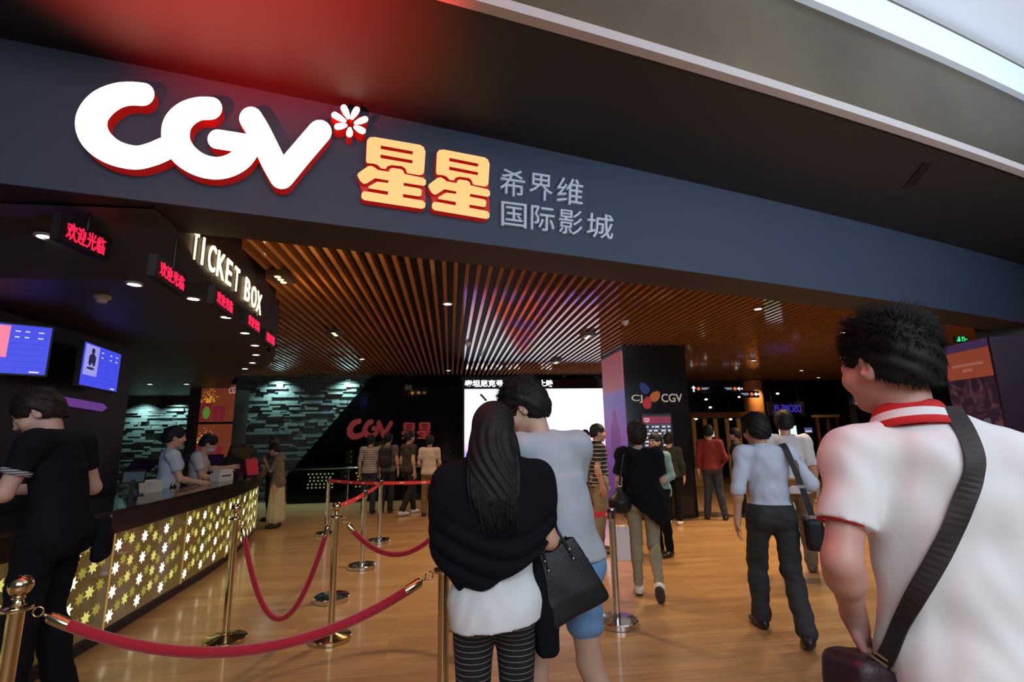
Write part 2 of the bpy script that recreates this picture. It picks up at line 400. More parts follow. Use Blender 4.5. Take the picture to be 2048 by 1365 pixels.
    def leg(s, S, sd, e=0.0, t0=0.0, t1=2.0, k=.03, taper=0.0):
        J = s.J; a, b, c = J['hi' + sd], J['kn' + sd], J['an' + sd]; w = s.wid
        ru = lambda t: (.080 * w + (.052 - .080 * w) * t) + e; rl = lambda t: .048 + (.033 - .048) * t + e + taper * t
        tt = min(t1, 1); S.cone(a + (b - a) * t0, a + (b - a) * tt, ru(t0), ru(tt), k)
        if t1 > 1:
            q1 = t1 - 1; S.cone(b, b + (c - b) * q1, rl(0), rl(q1), k)
            f = unit(np.cross(np.cross(unit(c - b), (0, 1, 0)), unit(c - b)))
            S.ell(b + (c - b) * .3 - f * .016, (.049 + e, .047 + e, .10 + e), None, .03)
        return S
    def legs(s, S, e=0.0, t1=2.0):
        for sd in 'LR': s.leg(S, sd, e, 0, t1)
        return S
    def footframe(s, sd): return rot(s.toe[sd], s.tip[sd], 0)
    def foot(s, S, sd, e):
        a = s.J['an' + sd]; R = s.footframe(sd)
        S.ell(a + R @ vv((0, .07, -.052)), (.038 + e, .115 + e, .026 + e), R, .02); S.ell(a + R @ vv((0, -.02, -.045)), (.033 + e, .05 + e, .036 + e), R, .02)
        S.cone(a, a + R @ vv((0, .06, -.045)), .032 + e, .03 + e, .03); return S
    def shoe(s, sd, m, e=.008, sole=None, h=None):
        a = s.J['an' + sd]; R = s.footframe(sd); S = Sculpt(a - .22, a + .22, h or s.h)
        s.foot(S, sd, e); S.cone(a + R @ vv((0, -.01, -.03)), a + R @ vv((0, -.005, -.005)), .045, .047, .02)
        S.cut(a + R @ vv((0, 0, .004)), R @ vv((0, -.15, 1))); S.cut(a + R @ vv((0, 0, -.084)), R @ vv((0, 0, -1)))
        V, Q = S.mesh(); fm = None
        if sole: q = (V[Q].mean(1) - a) @ R; fm = (q[:, 2] < -.062).astype(np.int32)
        mesh_obj('shoe', V, Q, None, s.root, True, mats=[m] + ([sole] if sole else []), fm=fm)
    def shoes(s, m, **k):
        s.shoe('L', m, **k); s.shoe('R', m, **k)
    def hand(s, S, sd, d=None, n=None, curl=.5):
        J = s.J; w0 = J['wr' + sd]; d = unit(d if d is not None else w0 - J['el' + sd]); sg = -1 if sd == 'L' else 1
        n = vv(n if n is not None else (-sg, 0, 0)); n = unit(n - d * (n @ d)); wd = np.cross(d, n) * (1 if sd == 'L' else -1)   # towards the thumb
        r = max(.0085, .8 * s.h); R = np.stack([wd, d, n], 1)
        S.ell(w0 + d * .05, (.040, .058, .018), R, .015); S.cone(w0 - d * .01, w0 + d * .03, .024, .022, .02)
        for i, L in enumerate((.072, .08, .075, .058)):
            b = w0 + d * .088 + wd * (.030 - .0195 * i); u = d; p = b
            for q in (.42, .33, .25):
                ang = curl * (.55 if q == .42 else .8); u2 = unit(u * math.cos(ang) + n * math.sin(ang)); n2 = unit(n - u2 * (n @ u2))
                e = p + u2 * L * q; S.cone(p, e, r, r * .88, .006); p, u = e, u2
                d_, n_ = u2, n2
                n = n2 if False else n
                # keep bending in the same plane
                n = unit(np.cross(np.cross(u2, n), u2)) if np.linalg.norm(np.cross(u2, n)) > 1e-3 else n
            n = R[:, 2]
        b = w0 + d * .03 + wd * .032; m = b + unit(d * .75 + wd * .55 + n * .3) * .04
        S.cone(b, m, r * 1.3, r * 1.1, .012); S.cone(m, m + unit(d * .95 + n * .35) * .03, r * 1.1, r * .9, .006)
        return S
    def head(s, S):
        c, R = s.J['hd'], s.R; w = lambda p: c + R @ vv(p)
        S.cone(s.J['nk'] + vv((0, 0, -.06)), w((0, -.025, -.05)), .053 if not s.fem else .044, .051 if not s.fem else .043, .02)
        S.ell(w((0, -.012, .03)), (.074, .094, .09), R, .02); S.ell(w((0, .025, -.03)), (.063, .072, .082), R, .03)
        S.ell(w((0, .062, -.088)), (.032, .03, .026), R, .03); S.ell(w((0, .083, .034)), (.05, .016, .012), R, .02)
        S.cone(w((0, .096, .018)), w((0, .112, -.02)), .0085, .0135, .012); S.ell(w((-.014, .1, -.024)), (.01, .012, .008), R, .008); S.ell(w((.014, .1, -.024)), (.01, .012, .008), R, .008)
        S.ell(w((0, .092, -.053)), (.024, .012, .006), R, .006); S.ell(w((0, .09, -.064)), (.021, .012, .007), R, .006)
        for x in (-1, 1):
            S.ell(w((x * .032, .104, .008)), (.017, .014, .01), R, .01, '-'); S.ell(w((x * .032, .083, .008)), (.0135,) * 3, R, .004)
            S.ell(w((x * .043, .062, -.028)), (.026, .026, .025), R, .03)
            S.ell(w((x * .078, -.008, -.005)), (.011, .022, .034), R @ rot(-x * 25), .008); S.ell(w((x * .087, -.002, -.003)), (.008, .011, .017), R @ rot(-x * 25), .006, '-')
        return S
    # ---- clothing and hair (children) ----
    def shirt(s, m, e=.016, sleeve=.62, hem=.86, name='shirt', h=None, fold=.005, neck=.062, esl=.012, tuck=False, k=.028, hem_n=(0, 0, -1), ends=(None, None), extra=None, drape=0.0, open_front=False):
        h = h or s.h; J = s.J; S = s.grid(.05 + e, h=h, lo=(-9, -9, hem - .12)); s.torso(S, e, k)
        if drape: zb = (hem[2] if isinstance(hem, tuple) else hem) - .06; fx, fy = (.118 if s.fem else .132) * s.wid + e, .092 * s.dep + e; S.tub(J['pel'] + vv((0, -.008, zb - J['pel'][2])), J['wai'] + vv((0, 0, .16)), (fx + .012 + drape, fy + .012 + drape), (fx - .03, fy - .03), .05)
        T = s.grid(.05 + e, h=h, lo=(-9, -9, hem - .12))
        for i, sd in enumerate('LR'):
            t = ends[i] if ends[i] is not None else sleeve; A = s.grid(.05 + e, h=h, lo=(-9, -9, hem - .12)); s.arm(A, sd, esl + .004, 0, t + .12, e2=esl + .006)
            a, b = (J['sh' + sd], J['el' + sd]) if t <= 1 else (J['el' + sd], J['wr' + sd]); q = a + (b - a) * (t if t <= 1 else t - 1)
            # trim the sleeve end square, only near it
            n = unit(b - a); pl = (A.ax[0][:, None, None] - q[0]) * n[0] + (A.ax[1][None, :, None] - q[1]) * n[1] + (A.ax[2][None, None, :] - q[2]) * n[2]
            near = np.sqrt((A.ax[0][:, None, None] - q[0]) ** 2 + (A.ax[1][None, :, None] - q[1]) ** 2 + (A.ax[2][None, None, :] - q[2]) ** 2) < .2
            A.d = np.where(near, np.maximum(A.d, pl), A.d).astype(np.float32); T.d = np.minimum(T.d, A.d)
        body = S.d; S.d = smin(S.d, T.d, .022)
        if extra: extra(S)
        if fold: S.warp(wob(fold, 21, 17, 15, .4 + e * 10)); S.warp(wob(fold * .5, 43, 33, 27, 2.1))
        S.cut((0, 0, hem) if not isinstance(hem, tuple) else hem, hem_n)
        if neck: S.cone(J['nk'] + vv((0, .012, -.03)), J['nk'] + unit(J['hd'] - J['nk']) * .12, neck, neck + .03, .01, '-')
        V, Q = S.mesh(); return mesh_obj(name, V, Q, m, s.root, True)
    def trousers(s, m, e=.016, t1=1.93, top=1.03, name='trousers', h=None, fold=.005, taper=.012, kk=.03, low=0.0, bunch=0.0):
        h = h or s.h; S = s.grid(.04, hi=(9, 9, top + .06), h=h); J = s.J; C, Pm = s.frames()
        S.ell(J['pel'] + Pm @ vv((0, -.005, 0)), (.146 * s.wid + e + (.006 if s.fem else 0), .100 * s.dep + e, .13 + e), Pm, .03)
        S.ell(J['wai'] * .5 + J['pel'] * .5, (.128 * s.wid + e, .092 * s.dep + e, .12), Pm, .03)
        for sx in (-1, 1): S.ell(J['pel'] + Pm @ vv((sx * .07, -.05, -.05)), (.078 * s.wid + e, .068 * s.dep + e, .085 + e), Pm, .03)
        for sd in 'LR': s.leg(S, sd, e, 0, t1, kk, taper)
        if fold: S.warp(wob(fold, 24, 20, 19, 1.1)); S.warp(wob(fold * .6, 12, 15, 47, .3))
        if bunch: S.warp(lambda x, y, z: bunch * np.sin(z * 110 + 18 * x) * np.clip((.34 - z) / .2, 0, 1))
        S.cut((0, 0, top), (0, 0, 1)); V, Q = S.mesh(); return mesh_obj(name, V, Q, m, s.root, True)
    def hair(s, m, kind='short', h=None, tufts=900, L=.03, r=.0022, noise=.004, name='hair', fringe=0.0, flow=None, nape=-.03, vol=0.0, seed=1, spike=1.0):
        h = h or s.h; c, R = s.J['hd'], s.R; w = lambda p: c + R @ vv(p)
        S = Sculpt(c - .2, c + .2, h); v = .012 + vol
        S.ell(w((0, -.016, .035)), (.076 + v, .096 + v, .092 + v), R, .02); S.ell(w((0, -.045, -.02)), (.066 + v, .062 + v, .065 + v), R, .03)
        S.ell(w((0, .115, -.045 - fringe * 0)), (.082, .075, .085 - fringe), R, .012, '-')
        for x in (-1, 1): S.ell(w((x * .088, .012, -.025)), (.03, .032, .042), R, .01, '-')
        S.cut(w((0, 0, nape)), R @ vv((0, .5, -1))); S.warp(lambda x, y, z: noise * (np.sin(90 * x + 40 * z) * np.sin(80 * y + 60 * z) + np.sin(150 * z + 90 * x)) * .5)
        V, Q = S.mesh(); s.tuft(V, Q, m, tufts, L, r, name, seed, flow, spike)
    def tuft(s, V, Q, m, n, L, r, name, seed=1, flow=None, spike=1.0):
        """the hair volume with many tapering locks standing off its surface, one mesh"""
        rg = np.random.RandomState(seed); P = V[Q]; C = P.mean(1); N = np.cross(P[:, 2] - P[:, 0], P[:, 3] - P[:, 1]); N /= np.linalg.norm(N, axis=1)[:, None] + 1e-9
        T3 = np.concatenate([Q[:, [0, 1, 2]], Q[:, [0, 2, 3]]])
        if n:
            i = rg.randint(0, len(C), n); p = C[i] - N[i] * .006; q = (p - s.J['hd']) @ s.R
            top = np.clip((q[:, 2:3] - .02) / .09, 0, 1); cr = s.J['hd'] + s.R @ vv((.01, -.045, .13)); tg = p - cr + (s.R @ vv(flow if flow is not None else (0, 0, -.03)))[None]
            tg -= N[i] * (tg * N[i]).sum(1)[:, None]; tg /= np.linalg.norm(tg, axis=1)[:, None] + 1e-6
            dr = tg * (1 - .75 * spike * top) + N[i] * (.16 + .9 * spike * top) + rg.randn(n, 3) * .13; dr /= np.linalg.norm(dr, axis=1)[:, None]
            a = np.cross(dr, rg.randn(n, 3)); a /= np.linalg.norm(a, axis=1)[:, None]; b = np.cross(dr, a); Ln = L * (.6 + .7 * rg.rand(n, 1)) * (.55 + .45 * top); k0 = len(V)
            ring = [p + r * (a * math.cos(t) + b * math.sin(t)) for t in (0, 2.1, 4.2)]; tip = p + dr * Ln
            V = np.concatenate([V] + ring + [tip]); ar = np.arange(n); f = [np.stack([k0 + ar + n * x, k0 + ar + n * ((x + 1) % 3), k0 + ar + 3 * n], 1) for x in range(3)]
            T3 = np.concatenate([T3] + f)
        return mesh_obj(name, V, T3, m, s.root, True)
    def glasses(s, m, lens=None):
        c, R = s.J['hd'], s.R; w = lambda p: Vector(c + R @ vv(p)); g = MB()
        for x in (-1, 1):
            pts = [w((x * (.033 + .024 * math.cos(a)), .112, .006 + .017 * math.sin(a))) for a in [2 * math.pi * k / 14 for k in range(15)]]; g.tube(pts, .0022, 6)
            g.tube([w((x * .057, .11, .012)), w((x * .078, .06, .014)), w((x * .082, -.005, .012))], .002, 6)
        g.tube([w((-.009, .114, .01)), w((.009, .114, .01))], .002, 6); g.build('glasses', m, s.root)
    def piece(s, name, V, Q, m): return mesh_obj(name, V, Q, m, s.root, True)
    def held(s, name, label, cat, group=None):
        """a thing the person carries: top-level, in the person's own frame"""
        o = thing(name, label, cat, s.root.location, s.root.rotation_euler.z, group, s.root.scale.x); return o
# ---------------- materials ----------------
M_BLACK = mat('black_paint', (0.006, 0.006, 0.007), 0.55)
M_BLACKGLOSS = mat('black_gloss', (0.003, 0.003, 0.004), 0.04, spec=0.22)
M_FASCIA = mat('blue_grey_fascia_paint', (0.028, 0.042, 0.074), 0.62, var=.10, vscale=1.6, bump=.05, bscale=30)
M_SOFFIT = mat('dark_soffit_paint', (0.026, 0.022, 0.021), 0.7, var=.1, vscale=1.2)
M_CANOPY = mat('dark_canopy_paint', (0.015, 0.014, 0.015), 0.6)
M_BRONZE = mat('bronze_painted_reflections', (0.15, 0.115, 0.075), 0.30, 0.9, var=.6, vscale=0.9)  # noise in the base colour stands in for blurred reflections of the mall
M_WHITE = mat('white_painted_trim', (0.75, 0.82, 0.9), 0.45)
M_SLAT = mat('brown_timber_slat', (0.36, 0.17, 0.072), 0.075, var=.25, vscale=3, stretch=(6, .5, 6), spec=.45)
M_GOLD = mat('polished_brass', (0.60, 0.50, 0.29), 0.14, 1.0)
M_CHROME = mat('polished_steel', (0.62, 0.62, 0.60), 0.14, 1.0)
M_STONE = mat('split_slate', (0.10, 0.115, 0.115), 0.5, bump=.6, bscale=30, var=.5, vscale=6)
M_ROPE = mat('crimson_velvet', (0.36, 0.004, 0.022), 0.9, sheen=.35, bump=.25, bscale=220)
M_BELT = mat('red_webbing', (0.62, 0.02, 0.02), 0.7)
M_BELTTEXT = mat('white_belt_print', (0.8, 0.75, 0.75), 0.7)
M_LAMP = glow('lamp_glow', (1.0, 0.93, 0.82), 14.0)
M_TRIM = mat('lamp_ring', (0.35, 0.34, 0.33), 0.4)
M_EYE = mat('eye_white', (0.7, 0.68, 0.66), 0.3); M_LIP = mat('lip', (0.36, 0.12, 0.10), 0.5)
M_HAIR = mat('black_hair', (0.0075, 0.007, 0.0075), 0.6, spec=.25)
M_HAIRB = mat('dark_brown_hair', (0.016, 0.010, 0.008), 0.6, spec=.25)
SKIN = mat('skin', (0.50, 0.275, 0.185), 0.55, var=.07, vscale=20, bump=.05, bscale=160)

def wood_floor():
    m = bpy.data.materials.new('blond_plank_floor'); m.use_nodes = True; nt = m.node_tree; b = nt.nodes['Principled BSDF']
    tc = nt.nodes.new('ShaderNodeTexCoord'); L = nt.links.new
    br = nt.nodes.new('ShaderNodeTexBrick'); br.offset = 0.37; br.inputs['Scale'].default_value = 1.0; br.inputs['Mortar Size'].default_value = 0.0014
    br.inputs['Brick Width'].default_value = 1.25; br.inputs['Row Height'].default_value = 0.125; br.inputs['Bias'].default_value = 0.0
    br.inputs['Color1'].default_value = (.47, .285, .13, 1); br.inputs['Color2'].default_value = (.37, .205, .088, 1); br.inputs['Mortar'].default_value = (.16, .085, .035, 1)
    L(tc.outputs['Object'], br.inputs['Vector'])
    mp = nt.nodes.new('ShaderNodeMapping'); mp.inputs['Scale'].default_value = (1.2, 22, 1); L(tc.outputs['Object'], mp.inputs['Vector'])
    n = nt.nodes.new('ShaderNodeTexNoise'); n.inputs['Scale'].default_value = 2.2; n.inputs['Detail'].default_value = 7; L(mp.outputs[0], n.inputs['Vector'])
    rp = nt.nodes.new('ShaderNodeMapRange'); rp.inputs[1].default_value = .3; rp.inputs[2].default_value = .7; rp.inputs[3].default_value = .78; rp.inputs[4].default_value = 1.18; L(n.outputs[0], rp.inputs[0])
    mx = nt.nodes.new('ShaderNodeMix'); mx.data_type = 'RGBA'; mx.blend_type = 'MULTIPLY'; mx.inputs[0].default_value = 1; L(br.outputs[0], mx.inputs[6]); L(rp.outputs[0], mx.inputs[7])
    L(mx.outputs[2], b.inputs['Base Color']); b.inputs['Roughness'].default_value = .33; b.inputs['Specular IOR Level'].default_value = .45
    b.inputs['Coat Weight'].default_value = .35; b.inputs['Coat Roughness'].default_value = .12
    return m

# ---------------- the setting ----------------
Z_SLAT, Z_SOF, Z_TOP, Y_FAR = 3.33, 3.05, 3.98, 14.3
_fx = np.array([-2.61, -1.75, -.71, .38, 2.04, 4.44, 8.14]); _fy = np.array([2.97, 3.15, 3.37, 3.65, 4.09, 4.82, 5.92])
_pf = np.polyfit(_fx, _fy, 2)
def yf(x): return float(np.polyval(_pf, x))
def nf(x):
    k = 2 * _pf[0] * x + _pf[1]; v = Vector((k, -1, 0)); return v.normalized()
_po = np.polyfit([.06, 1.43, 3.03, 5.48], [2.37, 2.65, 3.07, 3.71], 2)
def yo(x): return float(np.polyval(_po, x))
def on_fascia(px, py, off):
    d = ray(px, py) / F; lo, hi = 0.5, 30.0
    for _ in range(50):
        t = (lo + hi) / 2; x = d.x * t
        if d.y * t < yf(x) - off / abs(nf(x).y): lo = t
        else: hi = t
    return EYE + d * lo
def fas_fn(px, py, dep, dmax):
    """front at the pixel on the surface dmax out; deeper points straight behind it"""
    p = on_fascia(px, py, dmax); return p - nf(p.x) * (dmax - dep)
XS = [-7.8 + .4 * i for i in range(60)]
g = MB(); g.box((-12, -10, -.1), (20, 22, 0)); struct(g.build('floor', wood_floor()))
# curved fascia beam: front, underside, top
def curve_slab(name, x, ya, yb, z0, z1, m, extra=None):
    g = MB(); vs = []; n = len(x)
    for a in x: vs += [(a, ya(a), z0), (a, yb(a), z0), (a, yb(a), z1), (a, ya(a), z1)]
    fs = []
    for i in range(n - 1):
        k = 4 * i
        for e in range(4): a, b = k + e, k + (e + 1) % 4; fs.append((a, a + 4, b + 4, b))
    fs += [(0, 1, 2, 3), (4 * n - 1, 4 * n - 2, 4 * n - 3, 4 * n - 4)]
    g.add(vs, fs); o = g.build(name, m, None); return struct(o)
T_SOF = .50
curve_slab('wall_fascia', XS, yf, lambda x: yf(x) + .02, Z_SOF - .004, Z_TOP + .02, M_FASCIA)
curve_slab('wall_soffit', XS, lambda x: yf(x) + .02, lambda x: yf(x) + T_SOF, Z_SOF, Z_TOP, M_SOFFIT)
curve_slab('ceiling_canopy', XS, yo, lambda x: yf(x) + .05, Z_TOP, Z_TOP + .06, M_CANOPY)
curve_slab('trim_1', XS, lambda x: yo(x) - .03, lambda x: yo(x) + .04, Z_TOP - .012, Z_TOP + .055, mat('pale_edge_profile', (.42, .38, .37), .4))
curve_slab('wall_bronze_band', XS, lambda x: yo(x) - .005, lambda x: yo(x) + .05, Z_TOP + .06, 4.86, M_BRONZE)
curve_slab('trim_2', XS, lambda x: yo(x) - .06, lambda x: yo(x) + .05, 4.86, 5.20, M_WHITE)
curve_slab('trim_3', XS, lambda x: yo(x) - .035, lambda x: yo(x) + .05, 5.20, 5.27, mat('dark_shadow_gap', (.1, .09, .07), .6))
g = MB(); g.box((-7, -10, 5.27), (16, 5.6, 5.35)); struct(g.build('ceiling_mall', mat('pale_mall_ceiling', (.80, .84, .90), .6)))
# slatted timber ceiling
DR = catmull([(x, y, 0) for x, y in [(-1.90, 3.2), (-1.90, 3.7), (-1.91, 4.2), (-1.96, 4.8), (-2.04, 5.4), (-2.15, 6.1), (-2.32, 6.8), (-2.6, 7.6), (-3.0, 8.5), (-3.6, 9.3), (-4.1, 10.0), (-4.8, 11.5), (-5.95, 14.4)]], 6)
DRX = [p.x for p in DR][::-1]; DRY = [p.y for p in DR][::-1]
g = MB(); x = -7.6; x_s = .1
while x < 13.2:
    y0 = yf(x) + T_SOF - .01
    if x < -1.9: y0 = float(np.interp(x, DRX, DRY)) - .02
    g.box((x, y0, Z_SLAT), (x + .044, (Y_FAR if x < 4.2 else 15.6), Z_SLAT + .085)); x += .123
struct(g.build('ceiling_slats', M_SLAT))
curve_slab('ceiling_plenum', XS, lambda x: yf(x) + .15, lambda x: 20.0, 3.72, 3.8, M_BLACK)
g = MB(); g.box((-9, 15.62, 2.95), (16, 15.75, 3.72)); struct(g.build('wall_bulkhead', M_BLACK))
for nm, lo, hi in [('wall_left', (-10.3, 1.2, 0), (-10.2, 15, 3.8)), ('wall_right', (13.4, 5, 0), (13.5, 20, 4)), ('wall_gallery', (4.0, 18.4, 0), (16, 18.5, 3.8)), ('wall_back', (-10.3, Y_FAR + .1, 0), (4.6, Y_FAR + .3, 3.8)), ('wall_side', (4.5, Y_FAR, 0), (4.6, 18.5, 3.8))]:
    g = MB(); g.box(lo, hi); struct(g.build(nm, M_BLACK))
# plenum closing wall over the fascia
curve_slab('wall_upper', XS, lambda x: yf(x) + .3, lambda x: yf(x) + .45, Z_TOP - .3, 6.5, M_BLACK)
# stacked slate wall
g = MB(); rg = random.Random(3); z = .0
while z < 3.30:
    hgt = rg.choice([.045, .06, .075, .09]); x = -10.2 - rg.random() * .3
    while x < -.9:
        w = rg.uniform(.14, .48); pr = rg.uniform(.0, .13)
        if x + w > -10.2: g.box((max(x, -10.2), Y_FAR - .04 - pr, z), (x + w - .006, Y_FAR + .05, z + hgt - .005))
        x += w
    z += hgt
struct(g.build('wall_slate', M_STONE))
# slanted black glass panel over the wall
pa = [at_y(747, 755, Y_FAR - .2), at_y(590, 935, Y_FAR - .2)]
zz = .45; xb = pa[1].x + (pa[0].x - pa[1].x) * (zz - pa[1].z) / (pa[0].z - pa[1].z); xt = pa[0].x + (pa[0].x - pa[1].x) * .02
g = MB(); xR = at_y(926, 800, Y_FAR - .3).x - .06; P4 = [(xb, zz), (xR, zz), (xR, 3.34), (xt, 3.34)]
vs = [(x, Y_FAR - .2 - .05 * z, z) for x, z in P4] + [(x, Y_FAR - .1 - .05 * z, z) for x, z in P4]
g.add(vs, [(0, 1, 2, 3), (7, 6, 5, 4)] + [(i, i + 4, (i + 1) % 4 + 4, (i + 1) % 4) for i in range(4)]); struct(g.build('wall_glass', M_BLACKGLOSS))

# ticket box: curved drum face, lower ceiling, partition
def zt(y): return 2.80 + max(0, min(1, (4.0 - y) / .6)) * .235
g = MB(); vs = []
for p in DR: vs += [(p.x, p.y, zt(p.y)), (p.x, p.y, 3.75)]
g.add(vs, [(2 * i, 2 * i + 1, 2 * i + 3, 2 * i + 2) for i in range(len(DR) - 1)])
struct(g.build('wall_drum', mat('dark_brown_drum', (.018, .011, .008), .5), smooth=True))
g = MB(); rows = []
ys = [3.2 + .1 * i for i in range(12)] + [4.5 + .3 * i for i in range(34)]
vs = []
for y in ys: xr = float(np.interp(y, DRY[::-1], DRX[::-1])); vs += [(-10.25, y, zt(y)), (xr, y, zt(y))]
g.add(vs, [(2 * i, 2 * i + 2, 2 * i + 3, 2 * i + 1) for i in range(len(ys) - 1)])
struct(g.build('ceiling_ticket', mat('charcoal_ticket_ceiling', (.060, .054, .055), .55)))
g = MB(); g.box((-4.15, 1.6, 0), (-4.02, 6.75, 2.75)); struct(g.build('wall_partition', M_BLACK))

# CJ CGV pillar
pl = at_z(1243, 691, Z_SLAT); YP = pl.y; pr_ = at_y(1366, 690, YP)
g = MB(); g.box((pl.x, YP, 0), (pr_.x + .02, YP + 1.25, 3.5)); struct(g.build('pillar_1', mat('black_pillar_panel', (.008, .008, .009), .16)))
YP1 = YP
# far right banner pillar
pb = at_d(1890, 860, 6.2)
# ---------------- signs on the fascia ----------------
M_CGV = glow('cgv_face', (1.0, .86, .62), 3.2); M_STAR = glow('star_face', (1.0, .50, .17), 1.25); M_RED = mat('red_acrylic_return', (.35, .004, .003), .4, emit=(1.0, .015, .008), es=.22)
M_GREYL = mat('grey_metal_letter', (.46, .53, .62), .5)
def z1(x, y): return (x * .3421, y * .3421)
def sign_part(name, rings, parent, mf, dmax, d0=.0):
    return solid_poly(rings, lambda x, y, d: fas_fn(x, y, d, dmax), d0, dmax, name, mf, M_RED, parent)
CGV = thing('illuminated_sign', 'large glowing white CGV letters with red sides on the blue-grey fascia', 'sign')
for nm, pts, dm in [('letter_c', [(835, 552, 68), (760, 548, 70), (680, 562, 77), (600, 605, 88), (548, 665, 93), (533, 725, 95), (550, 790, 90), (600, 850, 82), (680, 898, 74), (790, 922, 70), (880, 905, 70), (960, 872, 70), (1030, 835, 62)], .084),
                    ('letter_g', [(1232, 634, 67), (1160, 637, 70), (1090, 667, 78), (1040, 720, 84), (1026, 785, 84), (1040, 850, 80), (1090, 915, 74), (1170, 965, 68), (1260, 984, 66), (1340, 970, 66), (1410, 930, 66), (1455, 880, 60)], .087)]:
    sign_part(nm, [[z1(*p) for p in stroke(pts)]], CGV, M_CGV, dm)
gb = bpy.data.objects['letter_g']
sign_part('letter_v', [[z1(*p) for p in stroke([(1466, 692, 68), (1512, 770, 69), (1560, 868, 70), (1600, 950, 71), (1648, 1034, 72)])]], CGV, M_CGV, .090)
sign_part('stroke', [[z1(*p) for p in stroke([(1648, 1034, 72), (1700, 970, 72), (1760, 898, 71), (1868, 772, 71)])]], CGV, M_CGV, .0905)
sign_part('crossbar', [[z1(*p) for p in stroke([(1270, 814, 57), (1360, 828, 57), (1470, 846, 57)])]], CGV, M_CGV, .0885)
def z2(x, y): return (655 + x * .18319, 200 + y * .18319)
SPK = thing('spark_emblem', 'small glowing seven-petalled spark emblem beside the big white letters', 'sign')
for a, b in [((178, 85), (226, 190)), ((318, 108), (268, 196)), ((78, 165), (185, 228)), ((408, 212), (310, 250)), ((110, 292), (196, 280)), ((382, 338), (305, 298)), ((240, 372), (243, 318))]:
    m = ((a[0] + b[0]) / 2, (a[1] + b[1]) / 2); sign_part('petal', [[z2(*p) for p in stroke([(*a, 36), (*m, 35), (*b, 22)])]], SPK, M_CGV, .10)
RI = [(460, 408), (520, 405), (1010, 490), (1050, 515), (1070, 565), (1055, 790), (1035, 816), (1000, 822), (870, 800), (850, 750), (815, 725), (700, 712), (655, 725), (635, 755), (585, 748), (545, 710), (500, 695), (432, 690), (420, 665), (430, 445)]
H1 = [(582, 498), (932, 562), (930, 597), (580, 536)]; H2 = [(580, 597), (929, 660), (928, 694), (578, 635)]
SH = [(325, 828), (335, 800), (440, 725), (480, 720), (520, 740), (550, 765), (672, 785), (678, 757), (702, 742), (800, 755), (830, 775), (838, 808), (1040, 850), (1075, 875), (1075, 920), (1050, 940), (832, 905), (830, 937), (1010, 968), (1030, 990), (1025, 1045), (1000, 1055), (825, 1028), (823, 1063), (1040, 1100), (1070, 1130), (1065, 1175), (1030, 1190), (400, 1095), (370, 1070), (372, 1020), (398, 998), (440, 1002), (660, 1038), (660, 1000), (445, 965), (450, 945), (545, 893), (665, 907), (665, 880), (520, 855), (430, 912), (395, 918), (360, 890)]
def second(p): return (1185 + (p[0] - 420) * .9, 545 + (p[1] - 408) * .962 + (p[0] - 420) * .006)
for k, lab in ((0, 'glowing orange Chinese star character beside the white letters'), (1, 'glowing orange Chinese star character next to the small grey characters')):
    f = (lambda p: z2(*p)) if k == 0 else (lambda p: z2(*second(p)))
    t = thing('illuminated_character', lab, 'sign', group='orange star characters on the fascia')
    sign_part('upper_part', [[f(p) for p in RI], [f(p) for p in H1][::-1], [f(p) for p in H2][::-1]], t, M_STAR, .066)
    sign_part('lower_part', [[f(p) for p in SH]], t, M_STAR, .066)
    sign_part('backing', [[f(p) for p in [(430, 420), (1060, 510), (1060, 800), (1072, 1120), (1060, 1180), (380, 1085), (378, 1010), (335, 850), (450, 715)]]], t, M_RED, .03)
def quad_fn(q, w, h):
    (a, b, c, d) = [Vector(p) for p in q]     # TL TR BL BR in the picture of the fascia
    def f(u, v, dep):
        s, r = u / w, v / h; p = a * (1 - s) * r + b * s * r + c * (1 - s) * (1 - r) + d * s * (1 - r)
        return fas_fn(p.x, p.y, dep, .03)
    return f
for chars, q in (('希界维', [(1000, 335), (1168, 361), (1000, 389), (1165, 413)]), ('国际影城', [(1003, 402), (1228, 431), (1003, 451), (1226, 480)])):
    q = [Vector(p) for p in q]; n = len(chars)
    for i, ch in enumerate(chars):
        f0, f1 = (i + (.06 if i else 0)) / n, (i + .9) / n
        if i == n - 1: f1 = 1
        qq = [q[0].lerp(q[1], f0), q[0].lerp(q[1], f1), q[2].lerp(q[3], f0), q[2].lerp(q[3], f1)]
        o = text_on(ch, 'metal_character', quad_fn(qq, 1, 1), 1, 1, .03, M_GREYL, None, .004)
        tag(o, 'small grey metal Chinese character %s on the fascia beside the orange characters' % ch, 'sign', 'small grey metal characters on the fascia')

# ---------------- ticket box signs, lamps and screens ----------------
DL = [0.0]
for i in range(1, len(DR)): DL.append(DL[-1] + (DR[i] - DR[i - 1]).length)
def drum_at(s):
    i = max(1, min(len(DR) - 1, int(np.searchsorted(DL, s)))); t = (s - DL[i - 1]) / (DL[i] - DL[i - 1]); p = DR[i - 1].lerp(DR[i], t)
    tg = (DR[i] - DR[i - 1]).normalized(); return p, tg, Vector((tg.y, -tg.x, 0))
def drum_hit(px, py):
    best = None
    for k in range(2000):
        s = 4.4 * k / 2000; p, _, _ = drum_at(s); h = at_y(px, py, p.y)
        e = abs(h.x - p.x)
        if s < 4.3 and (best is None or e < best[0]): best = (e, s, h.z)
    return best[1], best[2]
M_TB = glow('warm_letter_glow', (1.0, .80, .42), 2.6)
TB = thing('ticket_box_sign', 'glowing warm white TICKET BOX lettering on the dark curved drum', 'sign')
